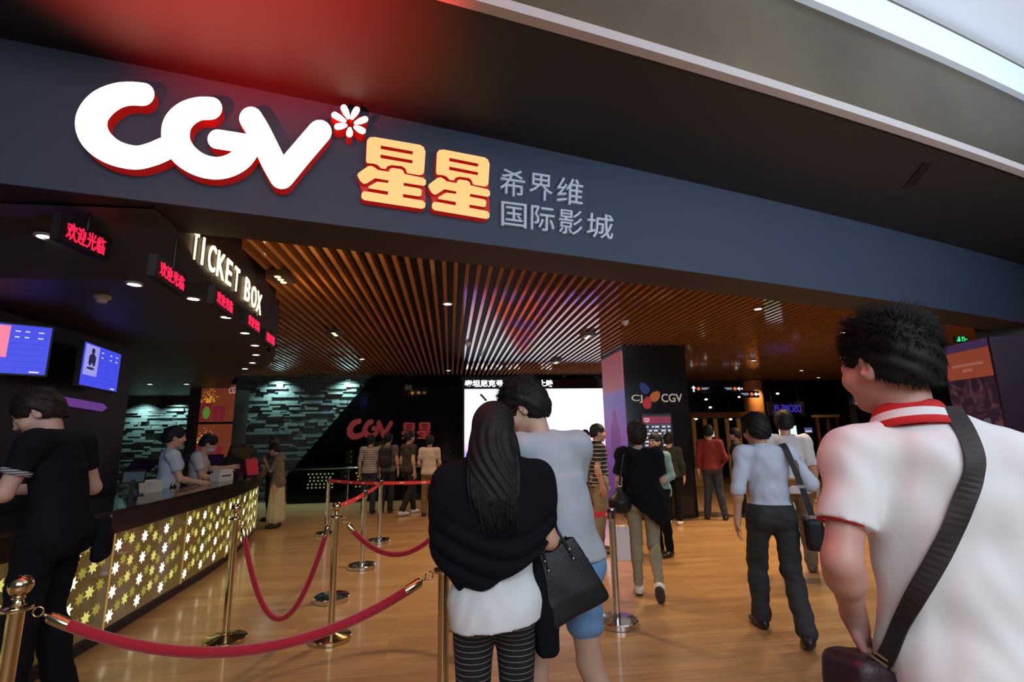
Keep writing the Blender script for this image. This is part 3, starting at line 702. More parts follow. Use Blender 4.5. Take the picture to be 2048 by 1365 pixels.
boxes = [('T', 377, 395, 470, 529), ('I', 394.5, 409, 477, 540), ('C', 411, 431, 491, 553), ('K', 428, 449, 501, 563), ('E', 447, 463, 514, 575), ('T', 464, 477, 527, 583), ('B', 485, 500, 545, 599), ('O', 498, 512, 558, 610), ('X', 508.5, 523, 566, 620)]
mids = [(380, 391), (397, 405.5), (412, 427), (430, 446), (448.5, 460), (465, 475), (487, 497.5), (500, 510.5), (511, 521)]
zs = [(drum_hit((a + b) / 2, c)[1], drum_hit((a + b) / 2, d)[1]) for _, a, b, c, d in boxes]
z_hi, z_lo = float(np.mean([a for a, _ in zs])) - .025, float(np.mean([b for _, b in zs]))
for (ch, a, b, c, d), (ma, mb) in zip(boxes, mids):
    s0 = drum_hit(ma, (c + d) / 2)[0]; s1 = drum_hit(mb, (c + d) / 2)[0]
    def fn(u, v, dep, s0=s0):
        p, tg, nn = drum_at(s0 + u); q = p + nn * (dep + .012); return (q.x, q.y, z_lo + v)
    w_ = max(.05, s1 - s0); text_on(ch, 'letter_' + ch.lower(), (lambda u, v, d, fn=fn, w_=w_: fn(u + w_ * .3, v, d)) if ch == 'I' else fn, w_ * (.38 if ch == 'I' else 1), z_hi - z_lo, .008, M_TB, TB, .006)
lamp('ticket_sign_glow', 'SPOT', (-1.45, 4.6, 2.75), (-1.6, 5.3, 3.35), 2.0, (1.0, .55, .15), .05, 110, 1.0)

M_LED = glow('red_led_dots', (1.0, .01, .06), 1.6); M_LEDCASE = mat('led_case', (.006, .005, .006), .6)
def basis(n):
    n = Vector(n).normalized(); ux = Vector((0, 0, 1)).cross(n).normalized(); return ux, n
leds = [((173, 478), 2.87, .30, .115, 'nearest the fascia'), ((345, 553), 2.70, .38, .10, 'second from the fascia'), ((450, 605), 2.70, .38, .10, 'below the first big letters'), ((508, 647), 2.70, .38, .10, 'below the last big letters'), ((541, 678), 2.70, .36, .10, 'furthest, near the black dome camera')]
for (c, Z, w, h, where) in leds:
    p = at_z(c[0], c[1], Z); tgt = Vector((-.10, 1, 0)) if Z < 2.8 else Vector((.1, 1, 0)); ux, n = basis((tgt.y, -tgt.x, 0))
    t = thing('led_sign', 'red Chinese welcome sign under the drum, ' + where, 'sign', (p.x, p.y, p.z), 0, 'red welcome signs under the drum')
    g = MB(); M = Matrix((ux, n, Vector((0, 0, 1)))).transposed().to_4x4()
    g.box((-w / 2 - .05, -.05, -h / 2 - .025), (w / 2 + .05, 0, h / 2 + .025), M); g.build('case', M_LEDCASE, t)
    g = MB(); g.tube([(0, 0, h / 2), (0, 0, max(zt(p.y) - p.z, h / 2 + .03))], .012, 8); g.build('hanger', M_LEDCASE, t)
    f = plane_fn(-ux * (w / 2) - Vector((0, 0, h / 2)) + n * .001, ux, (0, 0, 1))
    text_on('欢迎光临', 'led_text', f, w, h, .004, M_LED, t, .01)

def downlight(p, r, label, group, nrm=(0, 0, -1), power=0, color=(1, .82, .6), spot=100, m=None, lens=M_LAMP):
    t = thing('downlight', label, 'ceiling light', p, 0, group)
    g = MB(); g.lathe([(r * 1.35, .0), (r * 1.4, -.012), (r * 1.05, -.016), (r, -.004)], n=18); g.build('trim_ring', m or M_TRIM, t, True, 40)
    g = MB(); g.lathe([(r * .3, -.010), (r * .97, -.008), (r * .98, -.004)], n=18); g.build('lens', lens, t)
    if power:
        l = lamp('downlight_beam', 'SPOT', (p[0], p[1], p[2] - .03), (p[0], p[1], 0), power, color, .04, spot, .6)
    return t
tick = [(95, 460), (273, 539), (387, 596), (452, 633), (490, 665), (510, 690), (512, 709), (505, 725), (490, 737)]
names = ['nearest the fascia', 'second from the fascia', 'third from the fascia', 'fourth from the fascia', 'fifth from the fascia', 'sixth from the fascia', 'third from the far end', 'second from the far end', 'at the far end of the row']
for i, (px, py) in enumerate(tick):
    z = 2.80
    for _ in range(12): q = at_z(px, py, z - .004); z = zt(q.y)
    downlight((q.x, q.y, z - .002), .05 if i < 1 else .045, 'small round white ceiling light over the ticket counter, ' + names[i], 'round lights along the drum edge', power=9 if i in (1, 3, 5, 7) else 0, color=(1, .93, .85), spot=95)
for px, py, w in ((300, 768, 'left'), (373, 768, 'right')):
    q = at_z(px, py, 2.797); downlight((q.x, q.y, 2.798), .05, 'small white ceiling light before the slate wall, %s one of that pair' % w, 'lights before the slate wall')
q = at_z(135, 690, 2.797); downlight((q.x, q.y, 2.798), .035, 'tiny ceiling light between the two blue screens', None)
for px, py, lab in ((205, 600, 'white smoke detector on the dark ticket ceiling'), ):
    q = at_z(px, py - 8, 2.80); t = thing('smoke_detector', lab, 'smoke detector', (q.x, q.y, zt(q.y)))
    g = MB(); g.lathe([(.062, 0), (.062, -.022), (.05, -.03)], n=20); g.build('base', mat('white_plastic', (.62, .6, .58), .45), t, True, 40)
    g = MB(); g.lathe([(.04, -.03), (.036, -.06), (.015, -.066)], n=20); g.build('sensor_head', mat('white_plastic'), t, True, 40)
q = at_z(543, 690, 2.80); t = thing('dome_camera', 'black dome security camera under the end of the drum', 'security camera', (q.x, q.y, 2.80))
g = MB(); g.lathe([(.075, 0), (.075, -.03), (.07, -.035)], n=20); g.build('base', M_LEDCASE, t, True, 40)
g = MB(); g.ball((0, 0, -.04), .066, 18); g.build('dome', mat('dark_dome', (.01, .01, .012), .05), t, True)

# blue screens over the ticket counter
M_TVB = glow('screen_blue', (.055, .07, .85), .95); M_TVL = glow('screen_line', (.03, .035, .5), .8); M_TVW = glow('screen_text', (.75, .72, 1.0), 1.3); M_TVP = glow('screen_pale', (.34, .33, .85), .95); M_TVD = glow('screen_dark_figure', (.03, .02, .12), .6); M_TVR = glow('screen_pink', (.95, .22, .35), 1.0)
def screen(name, label, A, B, z0, z1, cat='screen', thick=.05, m=None, bez=.015):
    """a flat display whose face runs from A to B (left to right seen from the front)"""
    A, B = Vector((A[0], A[1], 0)), Vector((B[0], B[1], 0)); ux = (B - A).normalized(); n = ux.cross(Vector((0, 0, 1))); W, H = (B - A).length, z1 - z0
    t = thing(name, label, cat, (A.x, A.y, z0)); M = Matrix((ux, n, Vector((0, 0, 1)))).transposed().to_4x4()
    g = MB(); g.box((-bez, -thick, -bez), (W + bez, -.003, H + bez), M); g.build('case', M_LEDCASE, t)
    g = MB(); g.box((0, -.004, 0), (W, 0, H), M); g.build('display', m or M_TVB, t)
    return t, plane_fn((0, 0, 0), ux, (0, 0, 1)), W, H
def flat(t, fn, name, rects, d, m):
    g = MB()
    for x0, y0, x1, y1 in rects: g.add([fn(x0, y0, d), fn(x1, y0, d), fn(x1, y1, d), fn(x0, y1, d)], [(0, 1, 2, 3)])
    return g.build(name, m, t)
tA, tB = at_d(165, 726, 4.95), at_d(238, 744, 5.72)
t2, f2, W2, H2_ = screen('wall_screen', 'blue timetable screen further along, with a dark figure picture at its left side', (tA.x, tA.y), (tB.x, tB.y), at_d(165, 770, 4.95).z, at_d(165, 682, 4.95).z)
a1, b1 = Vector((-3.66, 4.93, 0)), Vector((-3.93, 4.05, 0)); b1, a1 = a1, b1
z_lo1, z_hi1 = at_d(98, 752, 4.45).z, at_d(98, 655, 4.45).z
pB = at_d(98, 700, 4.45); pA = at_d(-75, 690, 4.1)
t1, f1, W1, H1_ = screen('wall_screen', 'blue timetable screen cut by the left frame edge, pink picture at its side', (pA.x, pA.y), (pB.x, pB.y), z_lo1, z_hi1)
for t, f, W, H, pic in ((t1, f1, W1, H1_, M_TVR), (t2, f2, W2, H2_, M_TVP)):
    t['group'] = 'blue timetable screens'
    sx = .52 if t is t1 else .40
    flat(t, f, 'row_lines', [(W * sx, H * (.12 + .125 * i), W * .97, H * (.128 + .125 * i)) for i in range(6)], .001, M_TVL)
    flat(t, f, 'picture', [(W * .03 if t is t2 else W * .1, H * (.25 if t is t2 else .32), W * (sx - .02), H * .97)], .001, pic)
    g = MB()
    def blob(cx, cy, rx, ry): g.add([f(W * (cx + rx * math.cos(a)), H * (cy + ry * math.sin(a)), .002) for a in [2 * math.pi * k / 16 for k in range(16)]], [tuple(range(16))])
    c0 = sx * .55; blob(c0, .84, .045, .07); blob(c0, .66, .09, .12); blob(c0 - .05, .58, .04, .1); blob(c0 + .05, .58, .035, .1); blob(c0 - .02, .42, .1, .03); g.build('picture_figure', M_TVD, t)
    rr = random.Random(4); dash = [(W * x, H * y, W * (x + rr.uniform(.05, .1)), H * (y + .02)) for y in (.86, .74) for x in (sx + .04, .68, .84)]
    flat(t, f, 'screen_text', dash + [(W * .8, H * .03, W * .92, H * .055)], .002, M_TVW)
# purple strip light under the screens
q0, q1 = at_x(124, 802, -3.98), at_x(206, 816, -3.98)
g = MB(); g.tube([q0, q1], .045, 4); tag(g.build('strip_light', glow('purple_strip', (.28, .10, .55), .42)), 'dim purple strip light on the black wall below the further screen', 'strip light')
# ---------------- ticket counter ----------------
CP = catmull([(x, y, 0) for x, y in [(-3.5, .9), (-3.12, 1.8), (-2.86, 2.8), (-2.74, 3.7), (-2.72, 4.4), (-2.745, 5.1), (-2.79, 5.9), (-2.83, 6.7), (-2.92, 7.5), (-3.08, 8.4), (-3.32, 9.35), (-3.6, 10.0), (-4.1, 10.4)]], 8)
cy_ = [p.y for p in CP]; cx_ = [p.x for p in CP]
def cfront(y): return float(np.interp(y, cy_, cx_))
def off_curve(d): 
    out = []
    for i, p in enumerate(CP):
        t = (CP[min(i + 1, len(CP) - 1)] - CP[max(i - 1, 0)]).normalized(); out.append((p.x + t.y * d, p.y - t.x * d))
    return out
CT = thing('ticket_counter', 'long curved ticket counter with black top and glowing gold star front', 'counter', (-2.9, 5, 0))
CT.location = (0, 0, 0)
def ring_plan(d0, d1): return off_curve(d0) + off_curve(d1)[::-1]
def band(d0, d1, z0, z1, name, m):
    a, b = off_curve(d0), off_curve(d1); n = len(a); g = MB(); vs = []
    for i in range(n): vs += [(*a[i], z0), (*b[i], z0), (*b[i], z1), (*a[i], z1)]
    fs = [(4 * i + e, 4 * i + (e + 1) % 4, 4 * i + 4 + (e + 1) % 4, 4 * i + 4 + e) for i in range(n - 1) for e in range(4)] + [(3, 2, 1, 0), (4 * n - 4, 4 * n - 3, 4 * n - 2, 4 * n - 1)]
    g.add(vs, fs); return g.build(name, m, CT)
M_TOP = mat('black_polished_stone', (.012, .010, .012), .10, spec=.6)
M_APRON = mat('dark_plum_lacquer', (.005, .004, .006), .25, spec=.3)
band(-.58, .14, 1.02, 1.05, 'countertop', M_TOP); band(-.02, .12, .94, 1.02, 'apron', M_APRON); band(-.02, .075, .855, .94, 'lower_apron', M_APRON)
band(-.50, -.10, .0, 1.02, 'carcass', M_BLACK); band(-.12, -.04, 0, .115, 'plinth', M_BLACK); band(-.1, .02, .10, .125, 'bottom_rail', M_BLACK)
M_GLASS = mat('gold_glass', (.07, .05, .015), .045, emit=(.30, .205, .05), es=.17, spec=.8)
M_GS = glow('bright_star', (1.0, .96, .62), 2.2); M_GS2 = glow('mid_star', (.80, .74, .18), .85); M_GS3 = glow('dim_star', (.42, .36, .05), .70)
edges = [1.0, 2.1, 3.35, 4.6, 5.88, 7.1, 8.25, 9.3, 10.02]
rg = random.Random(5)
for a, b in zip(edges[:-1], edges[1:]):
    A = Vector((cfront(a) + .02, a + .0, .12)); B = Vector((cfront(b) + .02, b, .12)); ux = (B - A).normalized(); n = Vector((ux.y, -ux.x, 0)); W = (B - A).length; H = .735
    g = MB(); M = Matrix((ux, n, Vector((0, 0, 1)))).transposed().to_4x4(); M.translation = A; g.box((.006, -.02, 0), (W - .006, 0, H), M); pan = g.build('glass_panel', M_GLASS, CT)
    g = MB(); k = 0; x = .07
    while x < W - .05:
        kind = (0, 2, 1, 2)[k % 4]; y = .085 + (0, .05, .07, .10)[k % 4]
        while y < H - .06:
            g.cur = kind; R = {0: .056, 1: .054, 2: .052}[kind]; ph = rg.random() * .3; cx, cy = x + rg.uniform(-.008, .008), y; pts = []
            for j in range(14): rr = R if j % 2 == 0 else R * .52; an = ph + math.pi * j / 7; pts.append(A + ux * (cx + rr * math.cos(an)) + Vector((0, 0, cy + rr * math.sin(an))) + n * (.0012 if kind != 0 else .002))
            g.add([A + ux * cx + Vector((0, 0, cy)) + n * (.0012 if kind != 0 else .002)] + pts, [(0, j + 1, (j + 1) % 14 + 1) for j in range(14)]); y += .178
            if kind == 1: y -= .05 if rg.random() < .3 else 0
        x += .098; k += 1
    g.build('star_pattern', [M_GS, M_GS2, M_GS3], pan)
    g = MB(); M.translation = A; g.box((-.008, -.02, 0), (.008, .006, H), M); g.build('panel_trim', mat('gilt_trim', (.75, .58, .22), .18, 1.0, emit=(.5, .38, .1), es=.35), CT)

def on_counter(px, py): p = at_z(px, py, 1.05); return p
# things on the counter
def bell(px, py, lab):
    p = on_counter(px, py); t = thing('service_bell', lab, 'bell', p, 0, 'brass bells on the counter')
    g = MB(); g.lathe([(.042, 0), (.042, .012), (.036, .016)], n=18); g.build('base', M_LEDCASE, t, True, 40)
    g = MB(); g.lathe([(.036, .014), (.034, .034), (.02, .050), (.004, .054)], n=18); g.build('dome', M_GOLD, t, True); g = MB(); g.lathe([(.004, .05), (.004, .064)], n=8); g.build('button', M_GOLD, t)
bell(345, 975, 'brass bell on the counter before the woman clerk'); bell(407, 968, 'brass bell on the counter before the masked clerk')
def monitor(px, py, ry, w, h, lab, tilt=25, col=None, s=.45, cat='monitor'):
    p = on_counter(px, py); t = thing('counter_monitor', lab, cat, p, math.radians(ry))
    T = Matrix.Translation((0, 0, .12 + h / 2)) @ Matrix.Rotation(math.radians(tilt), 4, 'X')
    g = MB(); g.box((-w / 2, -.018, -h / 2), (w / 2, .018, h / 2), T); g.build('case', mat('black_plastic', (.015, .014, .017), .35), t)
    if col: g = MB(); g.box((-w / 2 + .015, -.022, -h / 2 + .015), (w / 2 - .015, -.0185, h / 2 - .015), T); g.build('back_panel', mat('panel_' + lab[:9].replace(' ', '_'), col, s), t)
    g = MB(); g.box((-.09, -.07, 0), (.09, .07, .012)); g.box((-.02, -.015, .01), (.02, .015, .16)); g.build('stand', mat('black_plastic'), t)
monitor(366, 958, 70, .36, .22, 'tilted black monitor with purple sheen before the woman clerk', 30, (.06, .025, .12), .25)
monitor(420, 955, 75, .34, .22, 'tilted black monitor with purple sheen before the masked clerk', 30, (.055, .025, .10), .25)
monitor(475, 948, 60, .42, .34, 'large dark terminal screen near the far end of the counter', 22, (.02, .022, .024), .2)
monitor(262, 992, 40, .20, .13, 'small grey-blue customer display at the near part of the counter', 15, (.10, .14, .17), .4)
monitor(280, 968, 75, .36, .22, 'low dark monitor beside the small desk calendar', 38, (.045, .02, .07), .3)
p = on_counter(443, 962); t = thing('ticket_printer', 'white ticket printer on the counter beside the large terminal', 'printer', p, math.radians(65))
g = MB(); g.box((-.11, -.08, 0), (.11, .08, .10)); g.box((-.10, -.075, .10), (.10, .05, .15)); g.build('body', mat('cream_plastic', (.55, .52, .46), .5), t); g = MB(); g.box((-.07, -.083, .06), (.07, -.078, .075)); g.build('paper_slot', M_BLACK, t)
p = on_counter(505, 953); t = thing('leaflet_holder', 'red leaflet holder near the far counter end', 'leaflet holder', p, math.radians(60))
g = MB(); T = Matrix.Rotation(math.radians(-15), 4, 'X'); g.box((-.10, -.02, .01), (.10, .0, .26), T); g.build('leaflet', mat('red_paper', (.5, .02, .05), .5), t); g = MB(); g.box((-.11, -.05, 0), (.11, .05, .02)); g.build('foot', mat('black_plastic'), t)
p = on_counter(306, 985); t = thing('desk_calendar', 'small white desk calendar on the counter behind the near bell', 'desk calendar', p, math.radians(60))
g = MB(); g.box((-.09, -.001, 0), (.09, .002, .13), Matrix.Rotation(.3, 4, 'X')); g.box((-.09, .076, 0), (.09, .079, .13), Matrix.Translation((0, 0, 0)) @ Matrix.Translation((0, .078, 0)) @ Matrix.Rotation(-.3, 4, 'X') @ Matrix.Translation((0, -.078, 0))); g.build('page', mat('cream_plastic'), t)
p = on_counter(318, 972); t = thing('card_reader', 'dark card reader with pale keys lying on the counter beside the near bell', 'card reader', p, math.radians(20))
g = MB(); g.box((-.06, -.11, 0), (.06, .11, .035)); g.build('body', mat('grey_plastic', (.06, .06, .06), .3), t); g = MB(); g.box((-.045, .02, .035), (.045, .09, .037)); g.build('screen', mat('pale_panel', (.45, .43, .35), .3), t); g = MB(); g.box((-.045, -.09, .035), (.045, 0, .038)); g.build('keypad', mat('pale_keys', (.3, .29, .26), .5), t)

# ---------------- rope posts, belt posts, ropes and belts ----------------
def gold_post(x, y, lab, h=.93):
    t = thing('rope_post', lab, 'rope post', (x, y, 0), 0, 'brass rope posts')
    g = MB(); g.lathe([(.155, 0), (.160, .004), (.160, .030), (.154, .036), (.09, .046), (.045, .056), (.04, .062)], n=40); g.build('base', M_GOLD, t, True, 35)
    g = MB(); g.lathe([(.0265, .055), (.0265, h)], n=24); g.build('pole', M_GOLD, t, True, 35)
    g = MB(); g.lathe([(.026, h - .012), (.048, h - .008), (.050, h), (.048, h + .006), (.028, h + .010), (.018, h + .022), (.016, h + .032)], n=24); g.build('collar', M_GOLD, t, True, 35)
    g = MB(); g.lathe([(.015, h + .03), (.022, h + .036), (.018, h + .044)] + [(max(.002, .040 * math.sin(a)), h + .083 - .040 * math.cos(a)) for a in [.45 + (math.pi - .45) * k / 12 for k in range(13)]], n=24); g.build('finial', M_GOLD, t, True)
    return Vector((x, y, h))
def belt_post(x, y, lab, h=.93):
    t = thing('belt_post', lab, 'belt post', (x, y, 0), 0, 'steel belt posts')
    g = MB(); g.lathe([(.165, 0), (.172, .004), (.172, .040), (.165, .048), (.04, .056), (.036, .06)], n=40); g.build('base', M_CHROME, t, True, 35)
    g = MB(); g.lathe([(.030, .05), (.030, h - .095)], n=24); g.build('pole', M_CHROME, t, True, 35)
    g = MB(); g.lathe([(.031, h - .095), (.033, h - .09), (.033, h - .006), (.030, h)], n=24); g.build('belt_head', M_CHROME, t, True, 35)
    g = MB(); g.box((.025, -.014, h - .085), (.0345, .014, h - .01)); g.box((-.0345, -.014, h - .085), (-.025, .014, h - .01)); g.box((-.014, -.0345, h - .085), (.014, -.025, h - .01)); g.build('belt_slot', M_LEDCASE, t)
    return Vector((x, y, h))
def fl(px, py): p = at_z(px, py, 0); return p.x, p.y
pA_ = gold_post(*fl(450, 1285), 'brass rope post with ball top standing before the star counter'); pB_ = gold_post(*fl(661, 1281), 'brass rope post with ball top right of the hanging rope loop')
pL_ = gold_post(*ground(90, 2.05), 'brass rope post with ball top at the left frame edge, nearest of all'); pM_ = gold_post(*ground(890, 2.50), 'brass rope post half hidden behind the woman in the black shawl')
pG_ = belt_post(*fl(663, 1202), 'steel belt post right behind the second brass post'); pD_ = belt_post(*fl(724, 1137), 'steel belt post standing third in the belt line, behind the second rope loop')
pE_ = belt_post(*fl(758, 1086), 'steel belt post where three red belts meet'); pF_ = belt_post(*fl(652, 1071), 'steel belt post furthest left, near the counter end'); pC_ = belt_post(*fl(1235, 1250), 'steel belt post standing alone right of the black handbag')
pN_ = Vector((.33, 8.42, .93)); belt_post(pN_.x, pN_.y, 'steel belt post hidden behind the couple, far one'); pO_ = belt_post(.50, 4.47, 'steel belt post hidden behind the couple, near one'); pP_ = gold_post(.08, 4.60, 'brass rope post hidden behind the couple')
def velvet_rope(a, b, low, lab, ta=None, tb=None):
    d = (b - a); d.z = 0; d.normalize(); A = a + d * .05 + Vector((0, 0, -.008)); B = b - d * .05 + Vector((0, 0, -.008))
    t = thing('velvet_rope', lab, 'rope', (0, 0, 0), 0, 'crimson velvet ropes')
    P = rope_curve(A, B, low, 40); L = [0]
    for i in range(1, len(P)): L.append(L[-1] + (P[i] - P[i - 1]).length)
    def at(s):
        i = max(1, min(len(P) - 1, int(np.searchsorted(L, s)))); return P[i - 1].lerp(P[i], (s - L[i - 1]) / max(1e-6, L[i] - L[i - 1]))
    T = L[-1]; g = MB(); g.tube([at(.13 + (T - .26) * k / 44) for k in range(45)], .0215, 14); g.build('velvet', M_ROPE, t, True)
    for s0, s1, s2 in ((.065, .145, 0.0), (T - .065, T - .145, T)):
        g = MB(); q = [at(s0), at(s0 + (s1 - s0) * .15), at(s1)]; g.tube(q, [.016, .0225, .0225], 14); g.build('end_cap', M_GOLD, t, True, 40)
        c, e = at(s2 + (s0 - s2) * .35), at(s0); ax = (e - c).normalized(); sd = ax.cross(Vector((0, 0, 1))).normalized(); u2 = sd.cross(ax)
        g = MB(); g.tube([c + (ax * math.cos(w) + u2 * math.sin(w)) * .018 for w in [2 * math.pi * k / 12 for k in range(13)]], .0035, 6); g.tube([c + ax * .018, e], .006, 8); g.build('hook', M_GOLD, t, True)
    return t
velvet_rope(pL_, pM_, .68, 'crimson velvet rope sagging across the foreground between the two nearest brass posts')
velvet_rope(pA_, pB_, .16, 'crimson velvet rope hanging in a deep loop beside the star counter')
velvet_rope(pB_, pP_, .60, 'crimson velvet rope running from the second brass post behind the woman')
def belt(a, b, lab, text=None, sag=.012, w=.050, rev=False):
    a, b = a + Vector((0, 0, -.045)), b + Vector((0, 0, -.045)); d = (b - a).normalized(); A, B = a + d * .034, b - d * .034
    t = thing('queue_belt', lab, 'belt', (0, 0, 0), 0, 'red queue belts'); P = rope_curve(A, B, min(A.z, B.z) - sag, 16)
    g = MB(); g.tube(P, 0, flat=(w, .0016, (0, 0, 1))); g.build('webbing', M_BELT, t)
    n = Vector((d.y, -d.x, 0)).normalized(); n = n if n.y < 0 else -n; ux = Vector((0, 0, 1)).cross(n).normalized()
    L = (B - A).length; s0 = A if (B - A).dot(ux) > 0 else B
    for u in (text or []):
        f = u / L; zc = rope_curve(A, B, min(A.z, B.z) - sag, 16)[int((f if s0 is A else 1 - f) * 16)].z
        text_on('CGV', 'belt_print', plane_fn(s0 + ux * u + Vector((0, 0, zc - s0.z - .011)) + n * .0016, ux, (0, 0, 1)), .075, .022, .0006, M_BELTTEXT, t, .03)
belt(pG_, pD_, 'red belt between the post behind the second brass post and the next steel post', [.3, .8]); belt(pD_, pE_, 'short red belt running up to the post where three belts meet', [.4, 1.0])
belt(pF_, pE_, 'red belt at the back running left to the counter end', [.2, .5, .8, 1.1]); belt(pE_, pN_, 'red belt at the back running right behind the woman', [.25, .6, .95]); belt(pO_, pC_, 'red belt fixed to the lone post right of the handbag', [.82])

# ---------------- far wall: screen, signs, rail, snack counter ----------------
M_SCR = bpy.data.materials.new('led_wall_picture'); M_SCR.use_nodes = True; nt = M_SCR.node_tree; b = nt.nodes['Principled BSDF']
tc = nt.nodes.new('ShaderNodeTexCoord'); sp = nt.nodes.new('ShaderNodeSeparateXYZ'); nt.links.new(tc.outputs['Generated'], sp.inputs[0])
r1 = nt.nodes.new('ShaderNodeValToRGB'); nt.links.new(sp.outputs[2], r1.inputs[0]); e = r1.color_ramp.elements
e[0].position = 0; e[0].color = (.22, .20, .95, 1); e[1].position = 1; e[1].color = (.55, .72, .95, 1)
for ps, c in ((.16, (.30, .28, .95, 1)), (.22, (.95, .42, .62, 1)), (.48, (.98, .84, 1, 1)), (.8, (.92, .96, 1, 1))): q = e.new(ps); q.color = c
nz = nt.nodes.new('ShaderNodeTexNoise'); nz.inputs['Scale'].default_value = 5.5; nz.inputs['Detail'].default_value = 2; nt.links.new(tc.outputs['Generated'], nz.inputs['Vector'])
r2 = nt.nodes.new('ShaderNodeValToRGB'); nt.links.new(nz.outputs[0], r2.inputs[0]); e = r2.color_ramp.elements
e[0].position = .44; e[0].color = (.95, .10, .03, 1); e[1].position = .62; e[1].color = (.12, .10, .55, 1); q = e.new(.53); q.color = (.75, .10, .22, 1)
def sc_math(op, a, v):
    k = nt.nodes.new('ShaderNodeMath'); k.operation = op; nt.links.new(a, k.inputs[0])
    if isinstance(v, float): k.inputs[1].default_value = v
    else: nt.links.new(v, k.inputs[1])
    k.use_clamp = op == 'MULTIPLY'; return k.outputs[0]
dx = sc_math('ABSOLUTE', sc_math('SUBTRACT', sp.outputs[0], .42), 0.0); mr = nt.nodes.new('ShaderNodeMapRange'); mr.interpolation_type = 'SMOOTHSTEP'; nt.links.new(sc_math('ADD', dx, sc_math('MULTIPLY', sp.outputs[2], .35)), mr.inputs[0]); mr.inputs[1].default_value = .40; mr.inputs[2].default_value = .26; mr.inputs[3].default_value = 0; mr.inputs[4].default_value = 1; msk = mr.outputs[0]
mx = nt.nodes.new('ShaderNodeMix'); mx.data_type = 'RGBA'; nt.links.new(msk, mx.inputs[0]); nt.links.new(r1.outputs[0], mx.inputs[6]); nt.links.new(r2.outputs[0], mx.inputs[7])
nt.links.new(mx.outputs[2], b.inputs['Emission Color']); b.inputs['Emission Strength'].default_value = 1.7; b.inputs['Base Color'].default_value = (.02, .02, .02, 1)
sA, sB = at_y(929, 775, Y_FAR - .32), at_y(1205, 775, Y_FAR - .32)
zt_, zb_ = at_y(1060, 778, Y_FAR - .32).z, .82
t, f, W, H = screen('led_video_wall', 'huge bright white video wall with a line of characters above the picture', (sA.x, sA.y), (sB.x, sB.y), zb_, zt_, thick=.1, m=M_SCR, bez=.05)
g = MB(); g.add([f(-.05, H + .04, -.002), f(W + .12, H + .04, -.002), f(W + .12, H + .28, -.002), f(-.05, H + .28, -.002)], [(0, 1, 2, 3)]); g.build('ticker_panel', mat('dark_ticker', (.02, .014, .03), .4), t)
def fcut(u0): return lambda u, v, d: f(u0 + u, H + .055 + v, d)
text_on('泰坦尼克号', 'ticker_text', fcut(.0), 1.10, .20, .004, glow('ticker_white', (1, .97, 1), 2.2), t, .03); text_on('今年', 'ticker_text', fcut(1.18), .42, .20, .004, glow('ticker_white'), t, .03); text_on('上映', 'ticker_text', fcut(2.15), .40, .20, .004, glow('ticker_white'), t, .03)
g = MB(); g.tube([f(.45, H * .93, .004), f(.62, H * .84, .004)], .03, 8); g.build('picture_mark', glow('picture_dark', (.02, .02, .05), .3), t)

M_DRED = mat('dark_red_letter', (.30, .03, .03), .5, emit=(.26, .02, .02), es=.28)
q0 = at_y(694, 882, Y_FAR - .23); q1 = at_y(787, 842, Y_FAR - .23); t = thing('wall_logo', 'dark red CGV logo on the black glass wall', 'sign')
f3 = plane_fn((q0.x, Y_FAR - .315, q0.z), (1, 0, 0), (0, 0, 1)); W, H = q1.x - q0.x, q1.z - q0.z
strokes = {'letter_c': [(835, 552, 68), (740, 550, 70), (620, 590, 88), (533, 725, 95), (600, 850, 82), (700, 905, 74), (880, 905, 70), (1000, 860, 62)], 'letter_g': [(1232, 634, 67), (1120, 650, 76), (1026, 785, 84), (1090, 915, 74), (1260, 984, 66), (1410, 930, 66)], 'letter_v': [(1466, 692, 68), (1560, 868, 70), (1648, 1034, 72)], 'stroke': [(1648, 1034, 72), (1760, 898, 71), (1868, 772, 71)], 'crossbar': [(1290, 800, 57), (1380, 812, 57), (1470, 825, 57)]}
def undo(p):      # back to an upright logo
    u = (p[0] - 440) / 1500; v = (p[1] - 480 - (p[0] - 440) * .155) / 480; return (u * W, H * (1 - v))
for i, (nm, pts) in enumerate(strokes.items()): solid_poly([[undo(p) for p in stroke(pts)]], lambda x, y, d: f3(x, y, d), 0, .02 + .001 * i, nm, M_DRED, M_DRED, t)
q2, q3 = at_y(803, 880, Y_FAR - .23), at_y(862, 846, Y_FAR - .23)
f4 = plane_fn((q2.x, Y_FAR - .315, q2.z), (1, 0, 0), (0, 0, 1)); WW, HH = (q3.x - q2.x), q3.z - q2.z
for k, w in ((0, 'left'), (1, 'right')):
    t = thing('wall_character', 'dark red Chinese star character on the black glass wall, %s one of the two' % w, 'sign', group='dark red star characters on the glass wall')
    def mp(p, k=k): return (k * WW * .53 + (p[0] - 325) / 760 * WW * .47, HH * (1 - (p[1] - 400 - (p[0] - 325) * .14) / 700))
    solid_poly([[mp(p) for p in RI], [mp(p) for p in H1][::-1], [mp(p) for p in H2][::-1]], lambda x, y, d: f4(x, y, d), 0, .02, 'upper_part', M_DRED, M_DRED, t); solid_poly([[mp(p) for p in SH]], lambda x, y, d: f4(x, y, d), 0, .02, 'lower_part', M_DRED, M_DRED, t)
